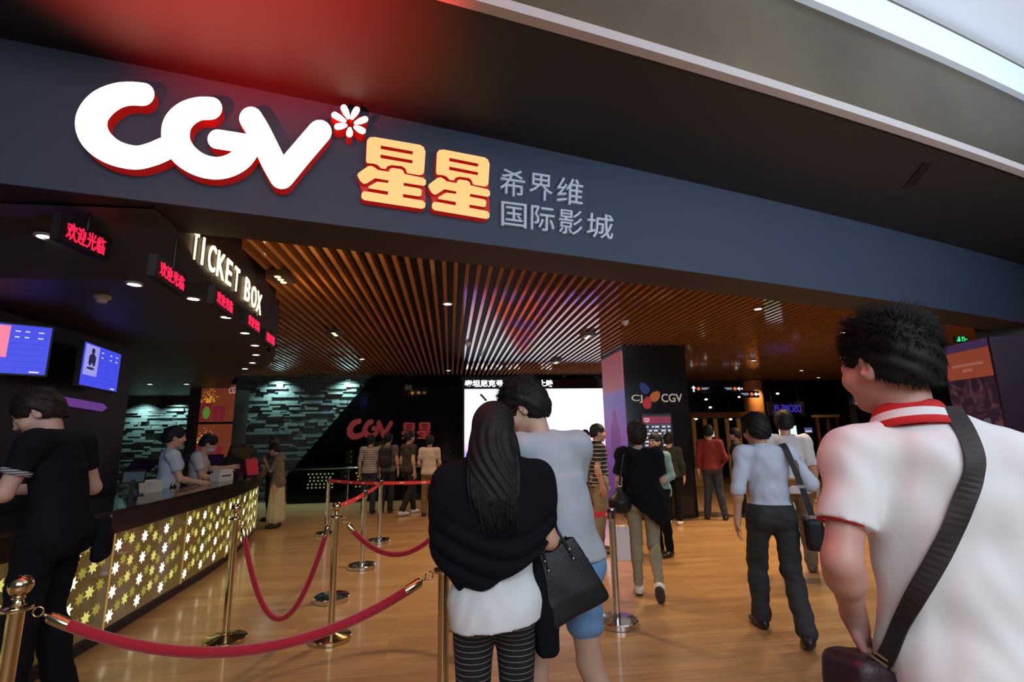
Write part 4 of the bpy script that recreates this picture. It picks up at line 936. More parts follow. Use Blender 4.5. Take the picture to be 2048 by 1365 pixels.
# rail and dim star counter below it
YR = Y_FAR - .75; r0, r1_ = at_y(566, 940, YR), at_y(900, 936, YR)
t = thing('hand_rail', 'polished steel rail running along the far wall', 'rail', (0, YR, 0)); g = MB(); g.tube([(r0.x, 0, r0.z), (r1_.x + 2.6, 0, r0.z)], .025, 12); g.build('rail', M_CHROME, t, True)
for x in (-4.2, -2.6, -1.0, .6, 2.2): g = MB(); g.tube([(x, 0, 0), (x, 0, r0.z)], .018, 10); g.build('upright', M_CHROME, t, True)
t = thing('far_counter', 'low dark counter with dim greenish star lights below the far rail', 'counter', (0, YR + .12, 0)); g = MB(); g.box((r0.x + .1, 0, 0), (1.4, .35, r0.z - .07)); g.build('body', M_BLACKGLOSS, t)
g = MB(); rg = random.Random(8); y = .38
while y < r0.z - .12:
    x = r0.x + .3 + (.045 if int(y * 100) % 2 else 0)
    while x < -1.9:
        if math.sin(x * 5.2) > -.2: pts = [(x + (.03 if j % 2 == 0 else .015) * math.cos(math.pi * j / 7), -.004, y + (.03 if j % 2 == 0 else .015) * math.sin(math.pi * j / 7)) for j in range(14)]; g.add([(x, -.004, y)] + pts, [(0, j + 1, (j + 1) % 14 + 1) for j in range(14)])
        x += .10
    y += .085
g.build('star_lights', glow('dim_green_star', (.30, .34, .07), .75), t)
# popcorn poster pillar
pp0, pp1 = at_y(402, 800, 12.2), at_y(470, 800, 12.2)
t = thing('poster_column', 'square column with orange popcorn and drink posters by the slate wall', 'poster column', (pp0.x, 12.2, 0)); Wc = pp1.x - pp0.x
g = MB(); g.box((-.25, 0, 0), (Wc, .8, 2.8)); g.build('column', mat('dark_brown_column', (.05, .03, .03), .6), t)
fpp = plane_fn((0, -.004, 0), (1, 0, 0), (0, 0, 1)); zc = lambda y: at_y(436, y, 12.2).z
M_PO = mat('orange_poster', (.35, .09, .04), .5, emit=(.30, .06, .025), es=.35, var=.35, vscale=3); M_POP = mat('popcorn_print', (.8, .5, .1), .6, emit=(.85, .45, .07), es=.30, var=.6, vscale=30); M_CUP = mat('cup_print', (.35, .03, .04), .5, emit=(.35, .03, .05), es=.3); M_GRN = mat('green_print', (.2, .45, .08), .5, emit=(.2, .5, .06), es=.3)
flat(t, fpp, 'header_panel', [(0, zc(768), Wc, zc(738))], 0, mat('dark_header', (.03, .01, .012), .5))
text_on('CGV', 'header_lettering', plane_fn((Wc * .58, -.006, zc(760)), (1, 0, 0), (0, 0, 1)), Wc * .38, .10, .002, glow('header_red', (.5, .02, .02), .4), t, .03)
for k, (ya, yb) in enumerate(((770, 844), (849, 915))):
    flat(t, fpp, 'poster', [(0, zc(yb), Wc, zc(ya))], .001, M_PO); h0, h1 = zc(yb), zc(ya); hh = zc(844 + 79 * k) ; hp = h1 - (zc(770) - zc(844))
    g = MB(); g.add([fpp(Wc * u, hp + (h1 - hp) * v, .003) for u, v in ((.02, .02), (.30, .02), (.36, .48), (-.0, .48))], [(0, 1, 2, 3)])
    for j in range(2): x = .40 + .2 * j; g.add([fpp(Wc * u, hp + (h1 - hp) * v, .003) for u, v in ((x, .02), (x + .13, .02), (x + .16, .42), (x - .03, .42))], [(0, 1, 2, 3)])
    g.build('printed_cups', M_CUP, t)
    g = MB(); rg = random.Random(k)
    for j in range(60): u, v = .16 + rg.gauss(0, .1) + (.18 * rg.random()), .52 + abs(rg.gauss(0, .17)); rr = .03 * (1.3 - v); u = min(max(u, .03), .95); v = min(v, .95); g.add([fpp(Wc * u + rr * math.cos(a), hp + (h1 - hp) * v + rr * math.sin(a), .0035) for a in [k2 * 1.047 for k2 in range(6)]], [tuple(range(6))])
    g.build('printed_popcorn', M_POP, t); g = MB(); g.add([fpp(Wc * (.2 + .11 * math.cos(a)), hp + (h1 - hp) * (.24 + .17 * math.sin(a)), .005) for a in [k2 * .3927 for k2 in range(16)]], [tuple(range(16))]); g.build('printed_green_disc', M_GRN, t)
    if k == 0: text_on('CG', 'poster_lettering', plane_fn((Wc * .80, -.006, zc(788)), (1, 0, 0), (0, 0, 1)), Wc * .19, .15, .002, glow('poster_white', (.7, .5, .5), .5), t, .02)
# wall washers over the slate
for i, px in enumerate((275, 345, 548, 690)):
    q = at_y(px, 752 if i > 1 else 768, Y_FAR - .55); zz = 3.30 if i > 1 else 2.66
    lamp('slate_wall_washer', 'SPOT', (q.x, Y_FAR - .42, min(zz, 3.3)), (q.x, Y_FAR + .02, .7), 210 if i > 1 else 110, (.55, 1.0, .93), .03, 128, 1.0)

# ---------------- lights and fittings in the slatted ceiling ----------------
def ceil_pt(px, py): return at_z(px, py, Z_SLAT - .002)
for i, (px, py, lab, pw) in enumerate([(895, 607, 'bright spotlight between the slats above the couple', 60), (724, 718, 'ceiling light in the slats above the left part of the far wall', 45), (897, 741, 'ceiling light in the slats left of the video wall', 40), (1516, 617, 'ceiling light in the slats right of the black pillar', 70), (1688, 664, 'bright ceiling light left of the young man in the white polo shirt', 80), (1507, 721, 'ceiling light in the slats above the gallery signs', 60), (1603, 741, 'small ceiling light beyond the blue reflection', 60), (1637, 755, 'oblong bright ceiling light far right', 50), (1703, 758, 'ceiling light furthest right before the dark gallery', 60)]):
    q = ceil_pt(px, py); downlight((q.x, q.y, Z_SLAT - .002), .05, lab, 'round lights in the slatted ceiling', power=pw, color=(1, .72, .42), spot=105)
for px, py, lab in ((562, 549, 'dark square multi-lamp floodlight in the slats beside the ticket sign'), (670, 662, 'dark square multi-lamp floodlight in the slats in the middle of the left part'), (1175, 668, 'square multi-lamp light in the slats in the violet reflection'), (1112, 721, 'square multi-lamp light in the slats close above the video wall')):
    q = ceil_pt(px, py); t = thing('square_spotlight', lab, 'ceiling light', (q.x, q.y, Z_SLAT - .002), 0, 'square multi-lamp lights in the slats')
    g = MB(); g.box((-.10, -.16, -.06), (.10, .16, .0)); g.build('housing', mat('dark_bronze_case', (.05, .04, .03), .5), t)
    for k in (-1, 0, 1): g = MB(); g.lathe([(.03, -.066), (.034, -.06)], (0, .095 * k, 0), 12); g.build('lens', glow('warm_lens', (1, .75, .4), 2.0), t)
for px, py, lab in ((936, 686, 'smoke detector in the slats right of the bright spotlight'), (1250, 643, 'smoke detector in the slats before the black pillar'), (1128, 752, 'dome detector at the ceiling edge above the video wall')):
    q = ceil_pt(px, py); t = thing('smoke_detector', lab, 'smoke detector', (q.x, q.y, Z_SLAT), 0, 'detectors in the slatted ceiling')
    g = MB(); g.lathe([(.06, 0), (.06, -.025), (.045, -.035)], n=18); g.build('base', mat('white_plastic'), t, True, 40); g = MB(); g.lathe([(.038, -.035), (.03, -.065), (.01, -.07)], n=18); g.build('sensor_head', mat('white_plastic'), t, True, 40)
# warm floods that gild the slats beside the ticket sign
for px, py, e in ((540, 560, 14), (600, 640, 20), (640, 590, 10)):
    q = at_z(px, py, 2.9); lamp('amber_slat_flood', 'SPOT', (q.x, q.y - .2, 2.75), (q.x + .25, q.y + .25, 3.4), e, (1.0, .50, .10), .05, 130, 1.0)
# warm room light of the hall
for x, y, e in ((.2, 6.2, 220), (3.2, 7.0, 260), (6.5, 8.5, 520), (1.6, 10.5, 150), (-1.0, 9.5, 120), (4.4, 5.8, 200)):
    lamp('hall_ceiling_light', 'SPOT', (x, y, 3.28), (x, y, 0), e, (1.0, .66, .34), .12, 130, .8)
# ---------------- pillar poster, gallery and shop signs on the right ----------------
ps0 = Vector((pl.x, YP1, 0))
t = thing('light_poster', 'tall violet and orange gradient poster on the side of the black pillar', 'poster', (pl.x, YP1, 0))
m = mat('violet_orange_poster', (.3, .12, .2), .5); nt = m.node_tree; b = nt.nodes['Principled BSDF']; tc = nt.nodes.new('ShaderNodeTexCoord'); sp = nt.nodes.new('ShaderNodeSeparateXYZ'); nt.links.new(tc.outputs['Generated'], sp.inputs[0])
rp = nt.nodes.new('ShaderNodeValToRGB'); nt.links.new(sp.outputs[2], rp.inputs[0]); e = rp.color_ramp.elements; e[0].position = 0; e[0].color = (.10, .05, .30, 1); e[1].position = 1; e[1].color = (.40, .11, .12, 1)
for a, c in ((.45, (.20, .10, .42, 1)), (.66, (.16, .14, .50, 1)), (.735, (.20, .17, .48, 1)), (.745, (.38, .14, .20, 1))): q = e.new(a); q.color = c
nt.links.new(rp.outputs[0], b.inputs['Base Color']); nt.links.new(rp.outputs[0], b.inputs['Emission Color']); b.inputs['Emission Strength'].default_value = .42
g = MB(); g.box((-.03, -.02, .25), (-.002, 1.27, 3.22)); g.build('print', m, t)
g = MB()
fig = [(.35, 1.1), (.3, 1.5), (.36, 1.75), (.47, 1.86), (.5, 2.0), (.6, 2.12), (.7, 2.0), (.72, 1.86), (.84, 1.74), (.9, 1.4), (.85, 1.1)]
g.add([(-.032, y, z) for y, z in fig], [tuple(range(len(fig)))[::-1]]); g.build('printed_figure', mat('violet_figure', (.12, .06, .26), .5, emit=(.13, .06, .28), es=.4), t)
# pillar logo and timetable
M_CREAM = mat('cream_letter', (.62, .58, .50), .5, emit=(.5, .46, .40), es=.32)
t = thing('pillar_logo', 'cream CJ CGV logo with blue, orange and red petals on the black pillar', 'sign', (0, 0, 0))
def fpl(px, py): return at_y(px, py, YP1)
o = fpl(1263, 806); fq = lambda u, v, d: (u, YP1 - .004 - d, v)
def ptxt(s, px0, py0, px1, py1, nm, m, bold=.01):
    a, c = fpl(px0, py1), fpl(px1, py0); text_on(s, nm, plane_fn((a.x, YP1 - .006, a.z), (1, 0, 0), (0, 0, 1)), c.x - a.x, c.z - a.z, .012, m, t, bold)
ptxt('CJ', 1263, 790, 1284, 807, 'letters', M_CREAM); ptxt('CGV', 1323, 788, 1363, 805, 'letters', M_CREAM)
for nm, c, a, col in (('blue_petal', (1288, 777), 35, (.01, .025, .16)), ('orange_petal', (1310, 793), -45, (.42, .11, .02)), ('red_petal', (1294, 806), -10, (.42, .015, .02))):
    p = fpl(*c); k = (fpl(c[0] + 10, c[1]) - p).length / 10; pts = []
    for i in range(24):
        an = 2 * math.pi * i / 24; x, y = 8.5 * math.cos(an) * (1 - .25 * math.sin(an)), 12 * math.sin(an); ca, sa = math.cos(math.radians(a)), math.sin(math.radians(a)); pts.append((p.x + k * (x * ca - y * sa), p.z + k * (x * sa + y * ca)))
    solid_poly([pts], lambda x, z, d: (x, YP1 - .006 - d, z), 0, .01, nm, mat('paint_' + nm, col, .5, emit=col, es=.35), mat('paint_' + nm), t)
a, c = fpl(1287, 902), fpl(1340, 829)
t, f, W, H = screen('pillar_display', 'dark timetable display with pink heading on the black pillar', (a.x, YP1 - .03), (c.x, YP1 - .03), a.z, c.z, m=glow('display_navy', (.02, .025, .06), .5), bez=.02)
flat(t, f, 'heading', [(W * .03, H * .74, W * .97, H * .94)], .001, glow('display_heading', (.30, .03, .07), .7)); text_on('CGV', 'heading_letters', plane_fn(f(W * .06, H * .78, .002), (1, 0, 0), (0, 0, 1)), W * .2, H * .12, .001, glow('display_pink', (1, .5, .6), 1.0), t, .02)
rr = random.Random(2); ra = []
for y in (.63, .52, .44, .33, .22, .12):
    x = .05
    while x < .9: w = rr.uniform(.06, .16); ra.append((W * x, H * y, W * min(x + w, .95), H * (y + .045))); x += w + rr.uniform(.03, .12)
flat(t, f, 'screen_text', ra, .002, glow('display_text', (.8, .85, .9), .8))
flat(t, f, 'row_lines', [(W * .03, H * y, W * .97, H * (y + .008)) for y in (.70, .58, .39, .28)], .0015, glow('display_line', (.5, .55, .7), .5))
# gallery beyond: timber frame, signs, column, lit poster
YG = 15.2
def gp(px, py): return at_y(px, py, YG)
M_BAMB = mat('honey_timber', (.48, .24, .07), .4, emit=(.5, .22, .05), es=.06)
t = thing('timber_screen', 'honey-coloured timber post screen with a top rail before the dark gallery', 'screen', (0, YG, 0))
a, c = gp(1370, 835), gp(1520, 828); g = MB(); g.box((a.x, -.05, a.z - .04), (c.x, .05, c.z + .06)); g.build('top_rail', mat('dark_honey_timber', (.25, .10, .03), .4), t)
for px in (1386, 1409, 1430, 1453, 1476, 1497): q = gp(px, 838); g = MB(); g.box((q.x - .05, -.04, 0), (q.x + .05, .04, q.z)); g.build('post', M_BAMB, t)
t = thing('timber_screen', 'darker timber rail and posts behind the pale-shirted man', 'screen', (0, YG + .6, 0)); a, c = gp(1650, 832), gp(1800, 812); g = MB(); g.box((a.x, -.05, a.z - .03), (c.x + .6, .05, a.z + .05)); g.build('top_rail', M_BAMB, t)
for px in (1660, 1682, 1702, 1722, 1744, 1766): q = gp(px, 838); g = MB(); g.box((q.x - .035, -.04, 0), (q.x + .035, .04, a.z)); g.build('post', mat('dark_honey_timber'), t)
a, c = gp(1378, 972), gp(1412, 944); t = thing('timber_steps', 'stepped pale timber plinth at the foot of the post screen', 'plinth', (a.x, YG - .35, 0)); w = c.x - a.x
g = MB(); g.box((0, 0, 0), (w, .5, .18)); g.build('lower_step', M_BAMB, t); g = MB(); g.box((0, .08, .18), (w, .5, .34)); g.build('middle_step', M_BAMB, t); g = MB(); g.box((0, .16, .34), (w, .5, .5)); g.build('top_step', M_BAMB, t)
M_SGN = glow('sign_white', (.85, .85, 1), 1.1); M_SGO = glow('sign_orange', (.9, .16, .03), .9)
def dirsign(px, py, w, flip, lab, tilt=0):
    q = at_y(px, py, YG - .8 - tilt); t = thing('direction_sign', lab, 'sign', (q.x, q.y, q.z), 0, 'small hanging direction signs'); g = MB(); g.box((-w / 2, .002, -.10), (w / 2, .05, .10)); g.build('panel', mat('navy_panel', (.008, .008, .02), .4), t)
    g = MB(); g.box((-w / 2 + .03, .02, .1), (-w / 2 + .045, .035, Z_SLAT - q.z)); g.build('hanger', M_LEDCASE, t)
    s = -1 if flip else 1; f = plane_fn((0, 0, 0), (1, 0, 0), (0, 0, 1)); x0 = -s * w * .36
    arrow = [(-.06, .005), (0, .07), (.06, .005), (.018, .012), (.018, -.07), (-.018, -.07), (-.018, .012)] if not flip else [(0, .05), (-.07, 0), (0, -.05), (-.015, -.02), (.07, -.02), (.07, .02), (-.015, .02)]
    arrow = [(x * 1.35, y * 1.35) for x, y in arrow]; solid_poly([arrow], lambda x, y, d: f(x0 + x, y, d), .001, .005, 'arrow', M_SGN, M_SGN, t)
    g = MB(); g.add([f(x0 + s * .16 + .055 * math.cos(a), .055 * math.sin(a), .003) for a in [k * .3927 for k in range(16)]], [tuple(range(16))]); g.build('disc', M_SGO, t)
    flat(t, f, 'screen_text', [(min(x0 + s * .26, x0 + s * .50), .005, max(x0 + s * .26, x0 + s * .50), .035), (min(x0 + s * .26, x0 + s * .44), -.03, max(x0 + s * .26, x0 + s * .44), -.01)], .003, glow('sign_grey', (.4, .4, .6), .8))
dirsign(1401, 778, .62, False, 'hanging direction sign with upward white arrow right of the pillar'); dirsign(1466, 778, .62, True, 'hanging direction sign with left-pointing white arrow'); dirsign(1500, 789, .6, True, 'lower direction sign close to the orange column', .35)
q = gp(1522, 830); t = thing('lit_column', 'glowing orange column under the far slatted ceiling', 'column', (q.x, YG + .3, 0)); g = MB(); g.lathe([(.30, 0), (.30, 3.3)], n=28); g.build('shaft', mat('orange_column', (.62, .28, .10), .35), t, True, 35)
lamp('column_lamp', 'SPOT', (q.x - .1, YG - .35, 3.1), (q.x, YG + .2, 2.0), 60, (1, .6, .25), .04, 90, .8)
a, c = at_y(1563, 906, 13.5), at_y(1592, 852, 13.5)
t, f, W, H = screen('lit_poster', 'bright white and green light-box poster behind the pale-blue shirt man', (a.x, 13.5), (c.x, 13.5), a.z - .55, c.z, m=glow('poster_sky', (.62, .80, .92), 1.3), cat='poster', thick=.12)
g = MB(); g.add([f(0, 0, .001), f(W, 0, .001), f(W, H * .62, .001), f(W * .6, H * .70, .001), f(W * .25, H * .72, .001), f(0, H * .66, .001)], [(0, 1, 2, 3, 4, 5)]); g.build('printed_meadow', glow('poster_green', (.22, .62, .30), .9), t)
g = MB(); g.box((W * .2, .02, -(a.z - .55)), (W * .8, .1, 0)); g.build('stand', M_LEDCASE, t)
for px, py, w, h, lab in ((1466, 868, .28, .2, 'upper small lit window in the dark gallery'), (1468, 890, .24, .16, 'lower small lit window in the dark gallery'), (1400, 868, .30, .10, 'small dim display in the gallery behind the red-shirted man'), (1668, 860, .3, .18, 'small yellow-green lit window right of the pale-shirted man')):
    q = gp(px, py); t, f, W, H = screen('lit_display', lab, (q.x - w / 2, YG + 1.2), (q.x + w / 2, YG + 1.2), q.z - h / 2, q.z + h / 2, m=glow('display_' + lab[:5].strip(), {0: (.62, .6, .35), 1: (.5, .55, .35), 2: (.10, .13, .35), 3: (.45, .45, .12)}[[1466, 1468, 1400, 1668].index(px)], .7))
    g = MB(); g.box((w * .5 - .04, .051, -(q.z - h / 2)), (w * .5 + .04, .075, h * .5)); g.build('stand', M_LEDCASE, t); t['group'] = 'small lit displays in the gallery'
    flat(t, f, 'bright_strip', [(W * .1, H * .2, W * .9, H * .45)], .001, glow('strip_' + lab[:5].strip(), (.8, .8, .75), .8))
for i, (px, py) in enumerate(((1385, 832), (1399, 832), (1418, 836), (1492, 837), (1449, 812), (1588, 831), (1590, 783), (1431, 775), (1440, 795), (1510, 790), (1520, 779))):
    q = gp(px, py); lab = ['left', 'second', 'middle', 'right', 'upper', 'blue-sign', 'high', 'sign-side', 'dim', 'orange-column', 'column-top'][i]
    t = thing('gallery_lamp', '%s small glowing lamp in the dark gallery %s' % (lab, 'along the timber rail' if i < 4 else 'above the timber rail'), 'lamp', (q.x, YG + .9, q.z), 0, 'small lamps in the gallery')
    g = MB(); g.ball((0, 0, 0), .045 if i not in (0, 2) else .06, 10, (1.3, 1, .7)); g.build('globe', glow('gallery_globe', (1, .85, .6), 3.0), t, True); g = MB(); g.tube([(0, 0, .03), (0, 0, 3.72 - q.z)], .006, 6); g.build('stem', M_LEDCASE, t)
def wall_text(s, px0, py0, px1, py1, Y, nm, lab, m, bold=.01, flip=False, up=None):
    a, c = at_y(px0, py1, Y), at_y(px1, py0, Y); t = thing(nm, lab, 'sign', (a.x, Y, a.z)); W, H = c.x - a.x, at_y(px0, py0, Y).z - a.z
    f0 = plane_fn((0, 0, 0), (1, 0, 0), (0, 0, 1)); f = (lambda u, v, d: f0(W - u, v, d)) if flip else f0
    text_on(s, 'lettering', f, W, H, .03, m, t, bold); g = MB(); g.box((-.15, .02, -.1), (W + .15, .06, H + .1)); g.build('sign_board', M_BLACK, t)
    if up: g = MB(); g.box((0, .03, H), (.04, .05, up - a.z)); g.box((W - .04, .03, H), (W, .05, up - a.z)); g.build('hanger', M_LEDCASE, t)
    return t
wall_text('DSOME PL', 1546, 810, 1600, 826, 15.0, 'mirrored_sign', 'dim blue mirror-written sign above the white and green poster', glow('dim_blue_sign', (.06, .04, .55), .55), .0, True, Z_SLAT)
wall_text('AT', 1711, 790, 1747, 808, 12.5, 'shop_sign', 'white shop sign letters AT left of the polo shirt collar', glow('shop_white', (.9, .9, 1), 1.6), .03)
wall_text('A', 1876, 772, 1893, 788, 12.5, 'shop_sign', 'single white shop sign letter right of the polo shirt collar', glow('shop_white'), .03)
g = MB(); a = at_y(1700, 770, 12.65); c = at_y(2200, 832, 12.65); g.box((a.x, 12.56, 0), (c.x + 1.5, 12.8, a.z + .0)); tag(struct(g.build('wall_shop', M_BLACK)))
q0, q1 = at_y(1655, 829, 12.5), at_y(1800, 813, 12.5)
# banner pillar at the right
A, B = at_d(1884, 700, 6.6), at_d(1976, 692, 5.9)
t = thing('banner_pillar', 'tall banner pillar with orange heading over a dark picture', 'banner', (A.x, A.y, 0)); ux = Vector((B.x - A.x, B.y - A.y, 0)); W = ux.length; ux.normalize(); n = ux.cross(Vector((0, 0, 1))); M = Matrix((ux, n, Vector((0, 0, 1)))).transposed().to_4x4(); fb = plane_fn((0, 0, 0), ux, (0, 0, 1))
zt0, zt1, zt2 = at_d(1884, 702, 6.6).z, at_d(1888, 712, 6.6).z, at_d(1892, 765, 6.6).z
g = MB(); g.box((-.02, -.5, 0), (W + .03, -.004, zt0 + .04), M); g.build('core', mat('dark_plum_panel', (.03, .012, .03), .4), t)
flat(t, fb, 'heading_panel', [(0, zt2, W, zt1)], 0, mat('burnt_orange_print', (.42, .10, .05), .5, emit=(.42, .09, .045), es=.30)); flat(t, fb, 'top_strip', [(0, zt1, W, zt0 + .04)], 0, mat('violet_strip', (.08, .05, .16), .5, emit=(.08, .04, .16), es=.3))
m = mat('dark_picture_print', (.03, .012, .035), .5); nt = m.node_tree; b = nt.nodes['Principled BSDF']; tc = nt.nodes.new('ShaderNodeTexCoord'); nz = nt.nodes.new('ShaderNodeTexNoise'); nz.inputs['Scale'].default_value = 3.0; nz.inputs['Detail'].default_value = 6; nz.inputs['Distortion'].default_value = 2.0; nt.links.new(tc.outputs['Object'], nz.inputs['Vector'])
rp = nt.nodes.new('ShaderNodeValToRGB'); e = rp.color_ramp.elements; e[0].position = .5; e[0].color = (.020, .008, .028, 1); e[1].position = .8; e[1].color = (.20, .09, .11, 1); nt.links.new(nz.outputs[0], rp.inputs[0]); nt.links.new(rp.outputs[0], b.inputs['Base Color']); nt.links.new(rp.outputs[0], b.inputs['Emission Color']); b.inputs['Emission Strength'].default_value = .35
flat(t, fb, 'picture_panel', [(0, .3, W, zt2)], 0, m); flat(t, fb, 'screen_text', [(W * .16, (zt1 + zt2) / 2 - .02, W * .84, (zt1 + zt2) / 2 + .015), (W * .38, (zt1 + zt2) / 2 - .09, W * .6, (zt1 + zt2) / 2 - .05)], .001, mat('pale_print', (.55, .25, .2), .5, emit=(.5, .2, .15), es=.3))
flat(t, fb, 'picture_highlight', [(W * .62, zt2 - .62, W * .76, zt2 - .50)], .001, mat('grey_blue_print', (.08, .09, .16), .5, emit=(.08, .09, .16), es=.4))
q = Vector((A.x, A.y, 0)) + ux * (W * .40) - n * .05; q.z = zt0 + .10; t = thing('exit_sign', 'small glowing green exit sign on top of the banner pillar', 'exit sign', (q.x, q.y, q.z)); g = MB(); g.box((-.09, 0, -.045), (.09, .03, .045)); g.build('case', M_LEDCASE, t); f = plane_fn((0, -.002, 0), (1, 0, 0), (0, 0, 1)); mg = glow('exit_green', (.02, .9, .22), 1.2)
g = MB(); fr = lambda x, y, w, h: g.add([f(x, y, .002), f(x + w, y, .002), f(x + w, y + h, .002), f(x, y + h, .002)], [(0, 1, 2, 3)])
for r_ in ((-.075, -.03, .05, .02), (-.055, -.012, .03, .03), (-.045, .02, .016, .016), (0, -.03, .012, .06), (.012, .018, .03, .012), (.03, -.03, .012, .06), (.05, -.006, .03, .012)): fr(*r_)
g.build('running_figure', mg, t); g = MB(); g.box((-.03, .005, -.062), (.03, .025, -.04)); g.build('bracket', M_LEDCASE, t)
# far right edge: blue sign, lit window and purple column
A, B = at_d(1985, 790, 7.5), at_d(2070, 788, 7.2)
t = thing('neon_sign', 'dim blue sign lettering with a red stroke at the right frame edge', 'sign', (A.x, A.y, A.z)); f = plane_fn((0, 0, 0), (B.x - A.x, B.y - A.y, 0), (0, 0, 1)); k = 7.4 / F
text_on('X', 'red_letter', lambda u, v, d: f(u + 12 * k, v - 6 * k, d), 12 * k, 13 * k, .02, glow('neon_red', (.5, .02, .05), .5), t, .01); text_on('ING', 'blue_letters', lambda u, v, d: f(u + 26 * k, v - 6 * k, d), 34 * k, 13 * k, .02, glow('neon_blue', (.03, .06, .45), .5), t, .01)
g = MB(); n = Vector((B.x - A.x, B.y - A.y, 0)).normalized(); M = Matrix((n, n.cross(Vector((0, 0, 1))), Vector((0, 0, 1)))).transposed().to_4x4(); g.box((-.05, -.08, -.6), (2.2, -.02, 1.2), M); g.build('sign_board', M_BLACK, t)
A, B = at_d(2027, 850, 6.2), at_d(2120, 848, 6.0)
t, f, W, H = screen('lit_window', 'bright white-green lit screen cut by the right frame edge', (A.x, A.y), (B.x, B.y), at_d(2036, 905, 6.2).z, at_d(2036, 812, 6.2).z, m=glow('window_white', (.75, .95, .92), 1.3)); flat(t, f, 'pale_shapes', [(W * .1, H * .2, W * .3, H * .4), (W * .15, H * .5, W * .4, H * .62)], .001, glow('window_grey', (.4, .6, .62), .9))
qc = at_d(2096, 500, 7.5); g = MB(); g.lathe([(.42, 0), (.42, 6)], (qc.x, qc.y, 0), 28); struct(g.build('pillar_2', mat('purple_column', (.05, .012, .06), .4), smooth=True))
q = at_z(1838, 350, Z_TOP - .004); 
t = thing('canopy_vent', 'narrow black slot vent in the dark canopy underside', 'vent', (q.x, q.y, Z_TOP - .001), math.radians(62)); g = MB(); g.box((-.26, -.045, -.006), (.26, .045, 0)); g.build('frame', M_BLACK, t)
for k in range(3): g = MB(); g.box((-.24, -.03 + .026 * k, -.009), (.24, -.022 + .026 * k, -.006)); g.build('slat', M_LEDCASE, t)
# ---------------- people ----------------
def sight(px): return -(7.2 + math.degrees(math.atan((px - CX) / F)))
M_BT = mat('black_jersey', (.0065, .0075, .011), .9, bump=.15, bscale=90, spec=.12); M_BTR = mat('black_cotton', (.006, .006, .009), .9, spec=.12); M_BSH = mat('black_shoe_leather', (.012, .010, .010), .35)
M_SHAWL = mat('black_knit_shawl', (.0055, .0065, .010), .95, bump=.2, bscale=120, spec=.12); M_WTOP = mat('white_cotton', (.66, .68, .70), .85, bump=.45, bscale=16, stretch=(1, 1, .3))
M_GREY = mat('heather_grey_jersey', (.36, .42, .47), .9, var=.10, vscale=90, bump=.12, bscale=120); M_DENIM = mat('pale_denim', (.16, .32, .56), .85, var=.15, vscale=40)
M_POLO = mat('white_pique', (.80, .80, .81), .85, bump=.40, bscale=11, stretch=(1, 1, .4)); M_REDC = mat('red_collar_knit', (.62, .015, .02), .85, bump=.1, bscale=200)
M_LEATH = mat('black_bag_leather', (.008, .008, .010), .45, spec=.35, bump=.12, bscale=140); M_STRAP = mat('dark_brown_webbing', (.024, .016, .017), .6)
M_LEG = stripes('striped_leggings', (.005, .005, .007), (.24, .23, .24), .0215, .11)
M_SKY = mat('pale_blue_shirting', (.48, .57, .70), .85, bump=.45, bscale=13, stretch=(1, 1, .45)); M_CHAR = mat('charcoal_trousering', (.022, .026, .030), .8, var=.15, vscale=14, bump=.4, bscale=14)
M_KHAKI = mat('khaki_cotton', (.24, .20, .13), .85, var=.12, vscale=20); M_SNEAK = mat('white_canvas', (.70, .68, .64), .7); M_SOLE = mat('dark_rubber', (.05, .04, .04), .7)
M_PLBLUE = mat('clerk_pale_shirt', (.42, .46, .55), .8); M_WATCH = mat('steel_case', (.5, .5, .5), .3, 1.0)

# 1 man in black at the left, looking down at what he holds
P = Figure('person in black tee and black trousers leaning towards the ticket counter, glasses, seen from behind', ground(132, 3.02), 92, 1.93, .0075, yaw=22, pitch=34, dep=.92, wid=.90, skin=mat('fair_skin', (.52, .32, .25), .55, var=.06, vscale=20),
    pose=dict(pel=(0, -.03, .95), wai=(0, -.01, 1.10), che=(0, .03, 1.28), nk=(0, .055, 1.455), hd=(0, .15, 1.555), shL=(-.175, .03, 1.40), shR=(.175, .03, 1.40), elL=(-.225, .09, 1.155), wrL=(-.12, .31, 1.17), elR=(.25, -.02, 1.14), wrR=(.10, .24, 1.15), anL=(-.11, .02, .085), anR=(.12, -.1, .085)),
    handL=dict(n=(.6, 0, .8), curl=.6), handR=dict(n=(-.6, 0, .8), curl=.6))
P.shirt(M_BT, .020, .60, .90, fold=.004, drape=.012); P.trousers(M_BTR, .020); P.shoes(M_BSH); P.hair(M_HAIRB, tufts=1500, L=.03, vol=.003, spike=.5, nape=-.035); P.glasses(M_LEDCASE)
J = P.J; q = Vector(J['shL']).lerp(Vector(J['elL']), .585); ax = (Vector(J['elL']) - Vector(J['shL'])).normalized(); g = MB(); g.lathe([(.062, -.012), (.064, 0), (.062, .014)], n=24, M=ax.to_track_quat('Z', 'Y').to_matrix().to_4x4()); g.v = [tuple(Vector(v) + q) for v in g.v]; g.build('sleeve_cuff', stripes('checked_cuff', (.35, .36, .38), (.04, .04, .05), .012, .4), P.root, True)
o = P.held('hip_pouch', 'black hip pouch hanging at the side of the person in black', 'bag'); S = Sculpt((.02, -.34, .70), (.34, .02, 1.06), .008); S.box((.16, -.15, .87), (.085, .035, .12), rot(25), .03, .01); S.box((.165, -.175, .84), (.06, .03, .07), rot(25), .02, .02); V, Q = S.mesh(); mesh_obj('pouch', V, Q, M_BTR, o, True)
g = MB(); g.box((.10, -.195, .955), (.125, -.185, .975)); g.box((.19, -.165, .965), (.21, -.155, .985)); g.build('buckle', M_WATCH, o)
